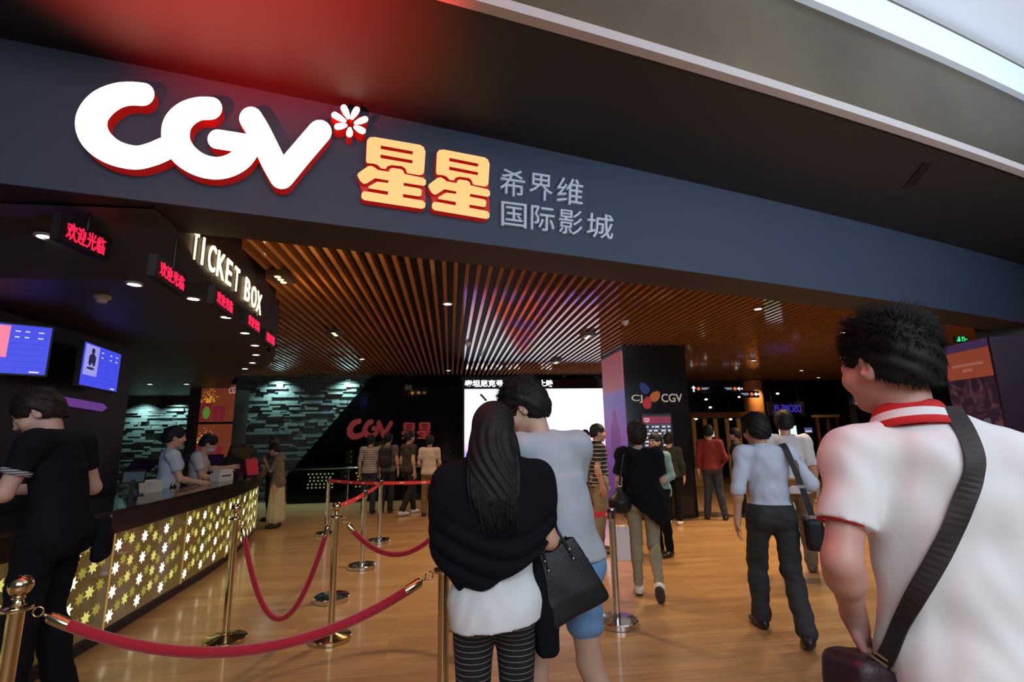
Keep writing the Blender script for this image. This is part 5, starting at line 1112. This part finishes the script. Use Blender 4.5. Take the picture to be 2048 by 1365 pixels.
o = P.held('phone', 'pink-cased phone held in both hands by the person in black', 'phone'); T = Matrix.Translation((-.01, .42, 1.20)) @ Matrix.Rotation(math.radians(25), 4, 'X'); g = MB(); g.box((-.075, -.05, -.006), (.075, .06, .006), T); g.build('case', mat('pink_case', (.5, .12, .14), .4), o); g = MB(); g.box((-.068, -.045, .006), (.068, .055, .008), T); g.build('display', glow('phone_display', (.75, .75, .85), .5), o)

# 2 woman in the black shawl
P = Figure('person with long black hair in black shawl, white top and striped leggings, seen from behind', ground(986, 2.06), -4, 1.70, .007, yaw=-14, pitch=6, roll=9, female=True, pose=dict(elL=(-.22, .03, 1.12), wrL=(-.06, .2, 1.13), elR=(.225, .0, 1.155), wrR=(.20, .215, 1.215), hd=(.0, .012, 1.59), hiL=(-.085, 0, .9), hiR=(.085, 0, .9), knL=(-.085, .02, .5), knR=(.082, .03, .5), anL=(-.08, -.02, .085), anR=(.08, 0, .085)), handR=dict(curl=.9))
P.shirt(M_WTOP, .022, .3, .865, name='white_top', fold=.007, drape=.026, hem_n=(.10, 0, -1)); P.trousers(M_LEG, .006, 1.95, .97, name='leggings', fold=.0, taper=0, h=.006); P.shoes(M_BSH)
S = Sculpt((-.34, -.32, .86), (.34, .30, 1.56), .007)
S.ell((0, -.02, 1.30), (.225, .150, .19), None, .04).ell((-.015, -.03, 1.15), (.222, .155, .19), None, .05); S.cone((-.165, -.005, 1.385), (.165, -.005, 1.385), .098, .098, .05); S.cone((-.03, -.02, 1.44), (.03, -.02, 1.44), .075, .075, .07)
S.cone((.185, -.02, 1.31), (.20, .05, 1.17), .072, .065, .05); S.cone((-.185, -.02, 1.31), (-.195, .05, 1.14), .072, .072, .05)
S.warp(lambda x, y, z: (.010 - .020 * np.abs(np.sin(42 * (z - 1.5 * (x + .03) ** 2 + .12 * x) + .75 * np.sin(11 * x)))) * np.clip((1.29 - z) / .12, 0, 1) * np.clip((-y + .05) / .1, 0, 1)); S.warp(wob(.004, 14, 9, 17, .5))
S.cut((-.10, 0, .985), (.46, .05, -.88)); S.cut((-.17, 0, 1.03), (-.75, 0, -.66)); S.cone((0, .02, 1.42), (0, .05, 1.62), .058, .11, .01, '-'); V, Q = S.mesh(); P.piece('shawl', V, Q, M_SHAWL)
S = Sculpt((.05, -.15, .68), (.32, .2, 1.2), .007); S.ell((.19, .02, .93), (.045, .075, .20), rot(0, 0, -6), .03); S.box((.20, .02, .82), (.038, .07, .09), rot(0, 0, -5), .02, .04); S.warp(lambda x, y, z: .006 * np.sin(85 * y + 20 * x)); V, Q = S.mesh(); P.piece('shawl_tail', V, Q, M_SHAWL)
c, R = P.J['hd'], P.R; w = lambda p: c + R @ vv(p)
S = Sculpt((-.22, -.26, 1.05), (.22, .16, 1.78), .007); S.ell(w((0, -.02, .035)), (.090, .108, .100), R, .02); S.ell(w((0, .13, -.05)), (.072, .085, .10), R, .015, '-')
S.ell((0, -.075, 1.50), (.108, .078, .15), None, .04).ell((-.002, -.130, 1.40), (.104, .050, .15), None, .04).ell((.025, -.158, 1.32), (.066, .030, .10), None, .04)
S.warp(lambda x, y, z: .0035 * np.sin(170 * x + 14 * np.sin(9 * z)) * np.clip((1.66 - z) / .1, .15, 1)); V, Q = S.mesh()
rg = np.random.RandomState(4); G = MB(); G.v = [tuple(v) for v in V]; G.f = [tuple(int(i) for i in q) for q in Q]; G.m = [0] * len(G.f)
for i in range(130):
    u = rg.uniform(-1, 1); x0 = .085 * u; e = rg.uniform(1.19, 1.34); xe = .02 + u * .06 + rg.normal(0, .012)
    G.tube(catmull([(x0, -.05 - .03 * (1 - u * u), 1.60), (x0 * 1.2, -.135 - .022 * (1 - u * u), 1.46), (x0 * 1.15, -.165 - .022 * (1 - u * u), 1.36), (xe, -.185 - .012 * (1 - u * u), e)], 3), [.004, .0042, .004, .004, .0038, .0036, .003, .0024, .0018, .0008], 4)
G.build('long_hair', M_HAIR, P.root, True)
o = P.held('handbag', 'black leather tote bag hanging on the arm of the woman in the shawl', 'bag')
BT = Matrix.Translation((.278, .05, 1.015)) @ Matrix.Rotation(math.radians(-20), 4, 'Y') @ Matrix.Rotation(math.radians(12), 4, 'Z') @ Matrix.Scale(.95, 4)
S = Sculpt((-.26, -.16, -.22), (.26, .16, .22), .007); S.box((0, 0, -.02), (.15, .075, .145), None, .02, .01)
S.d = np.maximum(S.d, ((np.abs(S.ax[0])[:, None, None] - .155 + (S.ax[2][None, None, :] + .16) * .21) * .97).astype(np.float32)); S.d = np.maximum(S.d, ((np.abs(S.ax[1])[None, :, None] - .085 + (S.ax[2][None, None, :] + .16) * .13) * .97).astype(np.float32)); S.box((0, 0, .12), (.088, .040, .05), None, .01, .01, '-'); S.warp(wob(.003, 20, 16, 14, 1))
V, Q = S.mesh(); V = np.array([tuple(BT @ Vector(v)) for v in V]); mesh_obj('bag_body', V, Q, M_LEATH, o, True)
for sy in (-1, 1): g = MB(); g.tube([BT @ Vector(p) for p in catmull([(-.065, sy * .055, .05), (-.055, sy * .05, .15), (-.04, sy * .03, .22), (0, sy * .012, .265), (.03, sy * .025, .22), (.045, sy * .05, .14), (.055, sy * .055, .05)], 5)], .0065, 8); g.build('handle', M_LEATH, o, True)
g = MB()
for x, z in ((-.065, .05), (-.065, .09), (.055, .05), (.055, .09), (-.06, .13)): p = BT @ Vector((x, -.066 + (z - .05) * .1, z)); g.ball(p, .006, 8)
g.build('stud', M_WATCH, o, True)

# 3 man in the grey tee beside her
P = Figure('person in grey tee and pale denim shorts bending towards the woman in the shawl', ground(1114, 2.36), 28, 1.86, .0075, yaw=44, pitch=30, roll=-4, skin=mat('light_skin', (.52, .33, .24), .55, var=.06, vscale=20), wid=.93, dep=.96,
    pose=dict(pel=(.0, -.02, .95), wai=(0, .0, 1.10), che=(-.01, .045, 1.27), nk=(-.02, .075, 1.435), hd=(-.05, .175, 1.57), shL=(-.175, .055, 1.385), shR=(.145, .035, 1.40), elL=(-.21, .15, 1.14), wrL=(-.10, .33, 1.13), elR=(.17, .10, 1.13), wrR=(.08, .30, 1.12), hiL=(-.09, 0, .91), hiR=(.09, 0, .91), knL=(-.11, .06, .5), knR=(.13, -.01, .5), anL=(-.11, .06, .085), anR=(.19, -.09, .085)))
P.shirt(M_GREY, .020, .62, .935, fold=.005, drape=.024); P.trousers(M_DENIM, .018, .60, .985, name='shorts', taper=0); P.shoes(M_SNEAK); P.hair(M_HAIR, tufts=2600, L=.034, r=.0026, vol=.008, spike=.55, nape=-.055, noise=.003); P.glasses(mat('red_frame', (.40, .015, .02), .3))

# 4 young man in the white polo shirt, nearest of all
ld = 1.29
P = Figure('person in white polo shirt with red collar and crossbody strap, nearest, seen from behind', ground(1866, ld), -24, 1.86, .0062, yaw=34, pitch=3, roll=-3, wid=1.0, dep=1.0, skin=mat('pink_skin', (.58, .31, .26), .5, var=.06, vscale=16, bump=.05, bscale=160),
    pose=dict(nk=(-.035, -.005, 1.455), hd=(-.062, .022, 1.60), shL=(-.178, -.01, 1.372), shR=(.180, -.02, 1.34), elL=(-.250, -.075, 1.14), wrL=(-.205, .055, .985), elR=(.27, .02, 1.12), wrR=(.22, .22, 1.05)), handL=dict(d=(.3, .4, -.87), n=(.8, -.5, .2), curl=.85))
sh = P.shirt(M_POLO, .020, .66, .78, fold=.0075, drape=.022, esl=.016, h=.0062); P.trousers(M_CHAR, .012, top=.88); P.shoes(M_BSH)
P.hair(M_HAIR, tufts=5200, L=.040, r=.0018, vol=.0, spike=.9, nape=-.022, noise=.003, h=.006)
J = P.J; nk = Vector(J['nk']); axn = (Vector(J['hd']) - nk).normalized(); MT = Matrix.Translation(nk + Vector((0, .012, -.02))) @ Matrix.Rotation(math.radians(-12), 4, 'X')
g = MB(); N = 44
prof = [(.066, .058, 0), (.0685, .062, 0), (.074, .050, 0), (.0785, .040, 1), (.083, .030, 1), (.088, .018, 0), (.096, .000, 0), (.093, -.002, 0), (.072, .040, 0)]
vs = []
for i in range(N + 1):
    a = math.radians(118 + 304 * i / N); flare = 1 + .10 * (abs(i - N / 2) / (N / 2)) ** 2; dz = -.020 * (abs(i - N / 2) / (N / 2)) ** 2
    for r, z, _ in prof: vs.append(MT @ Vector((r * flare * math.cos(a), r * flare * 1.0 * math.sin(a), z + dz)))
np_ = len(prof); n0 = len(g.v); g.v += [tuple(v) for v in vs]
for i in range(N):
    for k in range(np_ - 1):
        a = n0 + i * np_ + k; g.f.append((a, a + 1, a + np_ + 1, a + np_)); g.m.append(1 if prof[k][2] else 0)
g.build('collar', [M_REDC, M_POLO], P.root, True)
# red inside of the sleeve hem
q = Vector(J['shL']).lerp(Vector(J['elL']), .655); ax = (Vector(J['elL']) - Vector(J['shL'])).normalized(); g = MB(); g.lathe([(.0585, -.002), (.0590, .004), (.050, .006), (.046, .0)], n=28, M=ax.to_track_quat('Z', 'Y').to_matrix().to_4x4()); g.v = [tuple(Vector(v) + q) for v in g.v]; g.build('sleeve_hem', M_REDC, P.root, True)
SV = np.array([v.co[:] for v in sh.data.vertices])
def back_y(x, z, off):
    d = np.hypot(SV[:, 0] - x, SV[:, 2] - z); k = np.argsort(d)[:60]; k = k[d[k] < .03]; return (SV[k, 1].min() if len(k) else -.1) - off
sc = 1.86 / 1.72
from mathutils.bvhtree import BVHTree
tree = BVHTree.FromPolygons([tuple(v) for v in SV], [tuple(p.vertices) for p in sh.data.polygons])
inv = (Matrix.Translation(P.root.location) @ Matrix.Rotation(P.root.rotation_euler.z, 4, 'Z') @ Matrix.Scale(sc, 4)).inverted()
def on_back(px, py, off):
    """the point of the shirt behind this line of sight, raised off its surface, and its normal"""
    d = (inv.to_3x3() @ ray(px, py)).normalized(); h, n, _, _ = tree.ray_cast(inv @ EYE, d)
    if n.dot(d) > 0: n = -n
    return h + n * off, n
o = P.held('crossbody_bag', 'dark brown crossbody bag and wide strap of the person in the white polo', 'bag')
pts = []; ups = []
nrm = []
for px, py in ((1944, 905), (1943, 950), (1926, 1005), (1899, 1065), (1868, 1130), (1836, 1190), (1806, 1250), (1780, 1310)): h, n = on_back(px, py, .007); pts.append(h); nrm.append(n)
top = pts[0]
for dy in (.045, .09, .13, .165): h, n, _, _ = tree.ray_cast(Vector((top.x + .004, top.y + dy, 1.8)), Vector((0, 0, -1))); n = n if n.z > 0 else -n; pts.insert(0, h + n * .007); nrm.insert(0, n)
pts.append(pts[-1] + (pts[-1] - pts[-2]) * 1.0 + Vector((0, .02, 0))); nrm.append(nrm[-1])
M0 = len(pts); pts = catmull(pts, 5); nrm = catmull(nrm, 5); g = MB(); N_ = len(pts); ups = []
for i in range(N_): t = (pts[min(i + 1, N_ - 1)] - pts[max(i - 1, 0)]).normalized(); ups.append(t.cross(nrm[i]).normalized())
g.tube(pts, 0, flat=(.038, .0035, ups)); g.build('strap', M_STRAP, o)
e = pts[-1]; g = MB(); M = Matrix.Translation(pts[-5] + Vector((0, -.006, 0))) @ Matrix.Rotation(math.radians(35), 4, 'Y'); g.box((-.036, -.004, -.008), (.036, .004, -.003), M); g.box((-.036, -.004, .003), (.036, .004, .008), M); g.box((-.036, -.004, -.008), (-.030, .004, .008), M); g.box((.030, -.004, -.008), (.036, .004, .008), M); g.build('buckle', mat('antique_brass', (.30, .24, .16), .35, 1.0), o)
S = Sculpt((-.42, -.20, .56), (.06, .28, 1.08), .008); S.box((-.175, .055, .785), (.10, .08, .115), rot(25, 0, 10), .035, .02); S.box((-.185, .01, .865), (.105, .07, .05), rot(25, 8, 10), .03, .02); S.warp(wob(.004, 30, 24, 26, 1)); V, Q = S.mesh(); mesh_obj('bag_body', V, Q, mat('plum_brown_leather', (.030, .012, .020), .45, bump=.3, bscale=60), o, True)

# 5 man in the pale blue shirt walking away
P = Figure('person in pale blue shirt and charcoal trousers walking away with a black shoulder bag', fl(1571, 1278), -24, 1.71, .0085, yaw=32, pitch=10, wid=.98, pose=dict(nk=(-.02, .0, 1.45), hd=(-.045, .035, 1.59), elL=(-.235, -.05, 1.12), wrL=(-.26, -.02, .87), elR=(.29, -.07, 1.17), wrR=(.20, .14, 1.16), knL=(-.12, .17, .50), anL=(-.13, .19, .085), knR=(.10, .02, .49), anR=(.11, -.22, .105)), tipR=18, toeL=20, toeR=-4, handL=dict(curl=.45))
P.shirt(M_SKY, .020, 1.15, .992, fold=.007, esl=.016, drape=.0, ends=(1.18, 1.05)); P.trousers(M_CHAR, .022, 1.95, 1.0, fold=.007, taper=.018); P.shoes(M_BSH); P.hair(M_HAIR, tufts=1800, L=.035, vol=.014, spike=.4, nape=-.05)
C = P.J['che']; g = MB(); q = Vector(P.J['nk']); g.lathe([(.066, -.03), (.070, .0), (.064, .03), (.060, .03)], tuple(q + Vector((0, .008, -.0))), 28); g.build('collar', M_SKY, P.root, True)
o = P.held('shoulder_bag', 'black shoulder bag on a broad strap behind the person in the pale blue shirt', 'bag')
S = Sculpt((.10, -.22, .62), (.44, .22, 1.02), .008); S.box((.275, -.04, .795), (.065, .15, .12), rot(-8, 0, 0), .04, .02); S.box((.315, -.05, .77), (.035, .12, .08), rot(-8, 0, 0), .02, .02); V, Q = S.mesh(); mesh_obj('bag_body', V, Q, M_LEATH, o, True)
g = MB(); P0 = catmull([(.14, .06, 1.42), (.135, -.03, 1.475), (.15, -.105, 1.41), (.185, -.145, 1.25), (.225, -.155, 1.08), (.265, -.14, .90)], 6); g.tube(P0, 0, flat=(.045, .005, [(Vector((1, .3, .25)))] * len(P0))); g.build('strap', mat('black_webbing', (.012, .012, .014), .7), o)
for p in ((.205, -.158, 1.15), (.262, -.150, .925)): g = MB(); g.box((p[0] - .026, p[1] - .012, p[2] - .012), (p[0] + .026, p[1] - .004, p[2] + .012)); g.build('buckle', M_WATCH, o)
# 6 man in the pale shirt ahead of him
P = Figure('person in loose off-white shirt and brown trousers walking ahead of the pale blue shirt', fl(1605, 1150), -36, 1.80, .010, yaw=8, pose=dict(elL=(-.25, -.06, 1.13), wrL=(-.24, .06, .92), knL=(-.1, -.04, .5), anL=(-.10, -.26, .12), knR=(.1, .12, .5), anR=(.1, .16, .085)), tipL=22)
P.shirt(mat('off_white_shirting', (.58, .59, .60), .85), .024, .95, .84, fold=.008, drape=.015, esl=.022); P.trousers(mat('brown_trousering', (.14, .10, .06), .85), .022); P.shoes(mat('brown_loafer', (.10, .05, .03), .4)); P.hair(M_HAIR, tufts=700, L=.03, vol=.01)
# 7 man in the striped polo
P = Figure('person in black polo with white stripes and khaki trousers, glasses, in profile', fl(1206, 1106), -92, 1.72, .009, yaw=-4, pitch=3, pose=dict(elR=(.22, -.08, 1.12), wrR=(.21, -.02, .88), elL=(-.22, -.03, 1.12), wrL=(-.2, .1, .92), anR=(.08, -.08, .085), knR=(.08, -.02, .5)))
P.shirt(stripes('striped_polo', (.013, .012, .014), (.50, .47, .42), .055, .16), .022, .72, .86, fold=.004, drape=.012); P.trousers(M_KHAKI, .026, taper=.02); P.shoes(mat('brown_loafer')); P.hair(M_HAIR, tufts=500, L=.018, vol=.0, nape=-.02); P.glasses(M_WATCH)
g = MB(); g.lathe([(.064, -.03), (.070, .0), (.064, .035), (.058, .035)], tuple(Vector(P.J['nk']) + Vector((0, .008, 0))), 24); g.build('collar', mat('black_jersey'), P.root, True)
# 8 woman in the black top with shoulder bag and paper bag
P = Figure('person in loose black top and khaki trousers with white sneakers walking away', fl(1296, 1192), -20, 1.68, .0085, yaw=-8, pitch=4, female=True, pose=dict(elL=(-.225, -.05, 1.13), wrL=(-.235, .02, .90), elR=(.22, .05, 1.12), wrR=(.16, .25, 1.14), knL=(-.08, .05, .5), anL=(-.085, .03, .085), knR=(.09, .0, .47), anR=(.11, -.27, .17)), tipR=52, toeL=2, toeR=-6)
P.shirt(mat('black_viscose', (.006, .006, .009), .9, spec=.12), .026, .80, .80, name='loose_top', fold=.010, drape=.045, esl=.03, hem=(.0, 0, .80), hem_n=(.42, .1, -.9)) if False else None
def drape_tail(S): S.ell((.10, -.08, .84), (.14, .10, .26), rot(0, 0, 10), .05); S.ell((0, -.02, 1.05), (.20, .15, .2), None, .05)
P.shirt(mat('black_viscose', (.006, .006, .009), .9, spec=.12), .026, .80, .60, name='loose_top', fold=.009, drape=.025, esl=.03, extra=lambda S: (drape_tail(S), S.cut((-.05, 0, .86), (-.62, 0, -.78)))); P.trousers(mat('khaki_stretch_cotton', (.25, .22, .14), .85, var=.12, vscale=20), .010, 1.93, 1.0, fold=.004, taper=.004, bunch=.004); P.shoes(M_SNEAK, sole=M_SOLE, e=.010)
P.hair(M_HAIRB, tufts=1500, L=.045, vol=.016, spike=.12, nape=-.115, flow=(0, -.1, -1)); g = MB(); g.lathe([(.062, -.03), (.066, .0), (.060, .02)], tuple(Vector(P.J['nk']) + Vector((0, .0, .0))), 24); g.build('grey_scarf', mat('grey_scarf', (.25, .26, .28), .9), P.root, True)
o = P.held('shoulder_bag', 'black slouchy bag hanging from the shoulder of the person in the loose black top', 'bag'); S = Sculpt((-.42, -.30, .74), (.0, .12, 1.16), .008); S.ell((-.22, -.14, .90), (.12, .075, .10), rot(15), .03); S.cone((-.22, -.13, 1.04), (-.22, -.14, .93), .04, .10, .04); S.warp(wob(.004, 28, 20, 24)); V, Q = S.mesh(); mesh_obj('bag_body', V, Q, M_LEATH, o, True)
g = MB(); P0 = catmull([(-.13, .08, 1.36), (-.135, .0, 1.465), (-.155, -.09, 1.40), (-.195, -.135, 1.22), (-.215, -.14, 1.08)], 6); g.tube(P0, .011, 8); g.build('strap', M_LEATH, o, True); g = MB(); g.ball((-.215, -.15, 1.075), .016, 10, (1.4, .8, .8)); g.build('buckle', M_WATCH, o, True)
o = P.held('paper_bag', 'white paper carrier bag held beside the steel belt post', 'bag'); g = MB(); T = Matrix.Translation((-.235, .03, 0)) @ Matrix.Rotation(math.radians(20), 4, 'Z'); g.box((-.075, -.05, .33), (.075, .05, .66), T); g.build('bag_body', mat('white_paper', (.68, .62, .60), .7), o)
for sy in (-1, 1): g = MB(); g.tube([T @ Vector(p) for p in catmull([(-.04, .048 * sy, .62), (-.03, .04 * sy, .74), (0, .01 * sy, .80), (.03, .04 * sy, .74), (.04, .048 * sy, .62)], 4)], .004, 6); g.build('handle', mat('pink_cord', (.5, .2, .14), .7), o, True)
# 9 woman in teal facing this way
P = Figure('person in teal cardigan facing this way beside the person in the loose black top', fl(1328, 1112), 112, 1.57, .009, yaw=8, pitch=-2, female=True, pose=dict(wrL=(-.16, .2, 1.0), wrR=(.16, .2, 1.0)))
P.shirt(mat('teal_knit', (.16, .30, .28), .9), .024, 1.85, .82, name='cardigan', drape=.012); P.trousers(M_BTR, .014); P.shoes(M_BSH); P.hair(M_HAIR, tufts=500, L=.03, nape=-.09, spike=.1)
# 10-13 people further into the hall
def simple(label, loc, rz, H, shirt, trousers, sleeve=.62, h=.0125, female=False, hair=M_HAIR, pose=None, hem=.88, shoes=None, e=.02, yaw=0, pitch=0, z=0.0, group=None, **kw):
    P = Figure(label, loc, rz, H, h, pose, yaw, pitch, female=female, z=z, group=group, **kw); P.shirt(shirt, e, sleeve, hem, drape=.014)
    if trousers: P.trousers(trousers, .016, top=min(1.03, hem + .06))
    P.shoes(shoes or M_BSH); P.hair(hair, tufts=250, L=.03, r=.004, vol=.006, spike=.4); return P
M_DARK = mat('near_black_cloth', (.012, .010, .010), .85); M_NAVY = mat('navy_trousering', (.018, .024, .045), .8); M_BEIGE = mat('beige_shirting', (.48, .38, .29), .85); M_BROWNT = mat('ochre_trousering', (.19, .11, .035), .85); M_TAN = mat('tan_shirting', (.19, .15, .11), .85)
simple('person all in black with white shoes standing behind the person in teal', fl(1350, 1050), -30, 1.58, M_DARK, M_BTR, 1.8, shoes=M_SNEAK)
simple('person in red shirt and navy trousers facing the timber screen', fl(1433, 1040), -28, 1.72, mat('red_shirting', (.16, .011, .010), .85), M_NAVY, 1.8, pose=dict(elR=(.25, -.04, 1.12), wrR=(.20, .16, 1.0), anL=(-.15, .02, .085), anR=(.16, -.02, .085)), hem=.90)
simple('person in dark clothes in profile behind the head of the pale blue shirt', fl(1487, 1034), 50, 1.66, M_DARK, M_BTR, 1.8, female=True)
simple('person in tan shirt standing before the bright video wall', fl(1177, 1012), 5, 1.70, M_TAN, M_TAN, .9)
# group before the black glass wall
simple('person in beige polo and ochre trousers at the far rail, seen from behind', fl(857, 1033), -4, 1.63, M_BEIGE, M_BROWNT, .66, pose=dict(elL=(-.23, .0, 1.12), wrL=(-.17, .17, 1.02), elR=(.23, .0, 1.12), wrR=(.17, .17, 1.02)))
simple('person in pale checked shirt, first from left of the trio by the dark red logo', fl(736, 1028), -8, 1.66, stripes('checked_shirting', (.20, .16, .14), (.42, .38, .36), .05, .35), M_NAVY, .9)
P = simple('person with a black backpack in the middle of the trio by the dark red logo', fl(772, 1026), -10, 1.70, mat('drab_jersey', (.10, .085, .06), .85), M_DARK, .62)
o = P.held('backpack', 'black backpack worn in the middle of the trio by the dark red logo', 'backpack'); S = Sculpt((-.25, -.36, .85), (.25, .02, 1.5), .012); S.box((0, -.19, 1.19), (.15, .075, .21), None, .06, .02); S.box((0, -.26, 1.10), (.11, .04, .10), None, .03, .02); V, Q = S.mesh(); mesh_obj('pack', V, Q, M_DARK, o, True)
for sx in (-1, 1): g = MB(); P0 = catmull([(sx * .09, -.12, 1.36), (sx * .11, -.03, 1.465), (sx * .12, .10, 1.38), (sx * .15, .08, 1.18), (sx * .15, -.1, 1.05)], 4); g.tube(P0, 0, flat=(.05, .01, (1, 0, 0))); g.build('shoulder_strap', M_DARK, o)
simple('person in dark tee walking at the right of the trio by the dark red logo', fl(815, 1030), -50, 1.72, mat('brown_black_jersey', (.035, .024, .018), .85), M_DARK, .62, pose=dict(anL=(-.09, .22, .085), knL=(-.1, .14, .5), anR=(.09, -.22, .1), knR=(.1, 0, .5), elR=(.24, -.06, 1.12), wrR=(.25, -.02, .88)), shoes=M_SNEAK)
# at the far end of the counter
P = simple('person in patterned brown blouse and long cream skirt at the far counter end', fl(549, 1056), 92, 1.55, mat('patterned_blouse', (.16, .12, .075), .85, var=.8, vscale=22), None, .95, female=True, pitch=20, pose=dict(elL=(-.2, .10, 1.15), wrL=(-.1, .24, 1.32), elR=(.2, .1, 1.12), wrR=(.1, .26, 1.2), che=(0, .02, 1.28), nk=(0, .04, 1.44), hd=(0, .12, 1.56)), hem=.80, hair=M_HAIRB)
S = Sculpt((-.3, -.3, .03), (.3, .3, 1.0), .012); S.cone((0, 0, .93), (0, -.01, .2), .13, .175, .03); S.warp(lambda x, y, z: .008 * np.sin(11 * np.arctan2(y, x)) * np.clip((.95 - z) / .5, 0, 1)); S.cut((0, 0, .10), (0, 0, -1)); V, Q = S.mesh(); P.piece('long_skirt', V, Q, mat('cream_skirt_cloth', (.50, .42, .24), .85, var=.1, vscale=10))
simple('person with grey hair in brown jacket behind the patterned blouse at the counter end', (-3.62, 10.95), 100, 1.63, mat('brown_jacket', (.07, .05, .04), .85), M_DARK, 1.8, pitch=14, hair=mat('grey_hair', (.06, .055, .05), .6), pose=dict(elL=(-.2, .12, 1.14), wrL=(-.1, .28, 1.2), elR=(.2, .12, 1.14), wrR=(.12, .28, 1.18)))
simple('person in dark red top behind the large counter terminal', (-4.25, 11.0), 165, 1.50, mat('dark_red_top', (.12, .012, .015), .85), M_DARK, .8, female=True)
# clerks behind the counter
q = at_y(346, 880, 6.55)
simple('clerk with bun hair in pale shirt behind the counter, facing right', (q.x, 6.55), -55, 1.75, M_PLBLUE, M_DARK, .66, h=.010, female=True, yaw=-5, pitch=6, pose=dict(elL=(-.22, .08, 1.12), wrL=(-.14, .30, 1.06), elR=(.22, .08, 1.12), wrR=(.14, .30, 1.06)))
q = at_y(401, 890, 7.6)
P = simple('clerk with pale face mask in white shirt behind the counter, head bowed', (q.x, 7.6), -72, 1.69, mat('clerk_white_shirt', (.52, .50, .50), .8), M_DARK, .66, h=.010, yaw=0, pitch=24, pose=dict(nk=(0, .03, 1.445), hd=(0, .10, 1.57), elL=(-.25, .12, 1.2), wrL=(-.2, .38, 1.22), elR=(.22, .08, 1.12), wrR=(.1, .30, 1.06)))
c, R = P.J['hd'], P.R; S = Sculpt(c - .2, c + .2, .007); S.ell(c + R @ vv((0, .055, -.055)), (.064, .062, .052), R, .01); S.ell(c + R @ vv((0, -.03, 0)), (.085, .09, .2), R, .01, '-'); V, Q = S.mesh(); P.piece('face_mask', V, Q, mat('pale_blue_mask', (.42, .58, .68), .8))
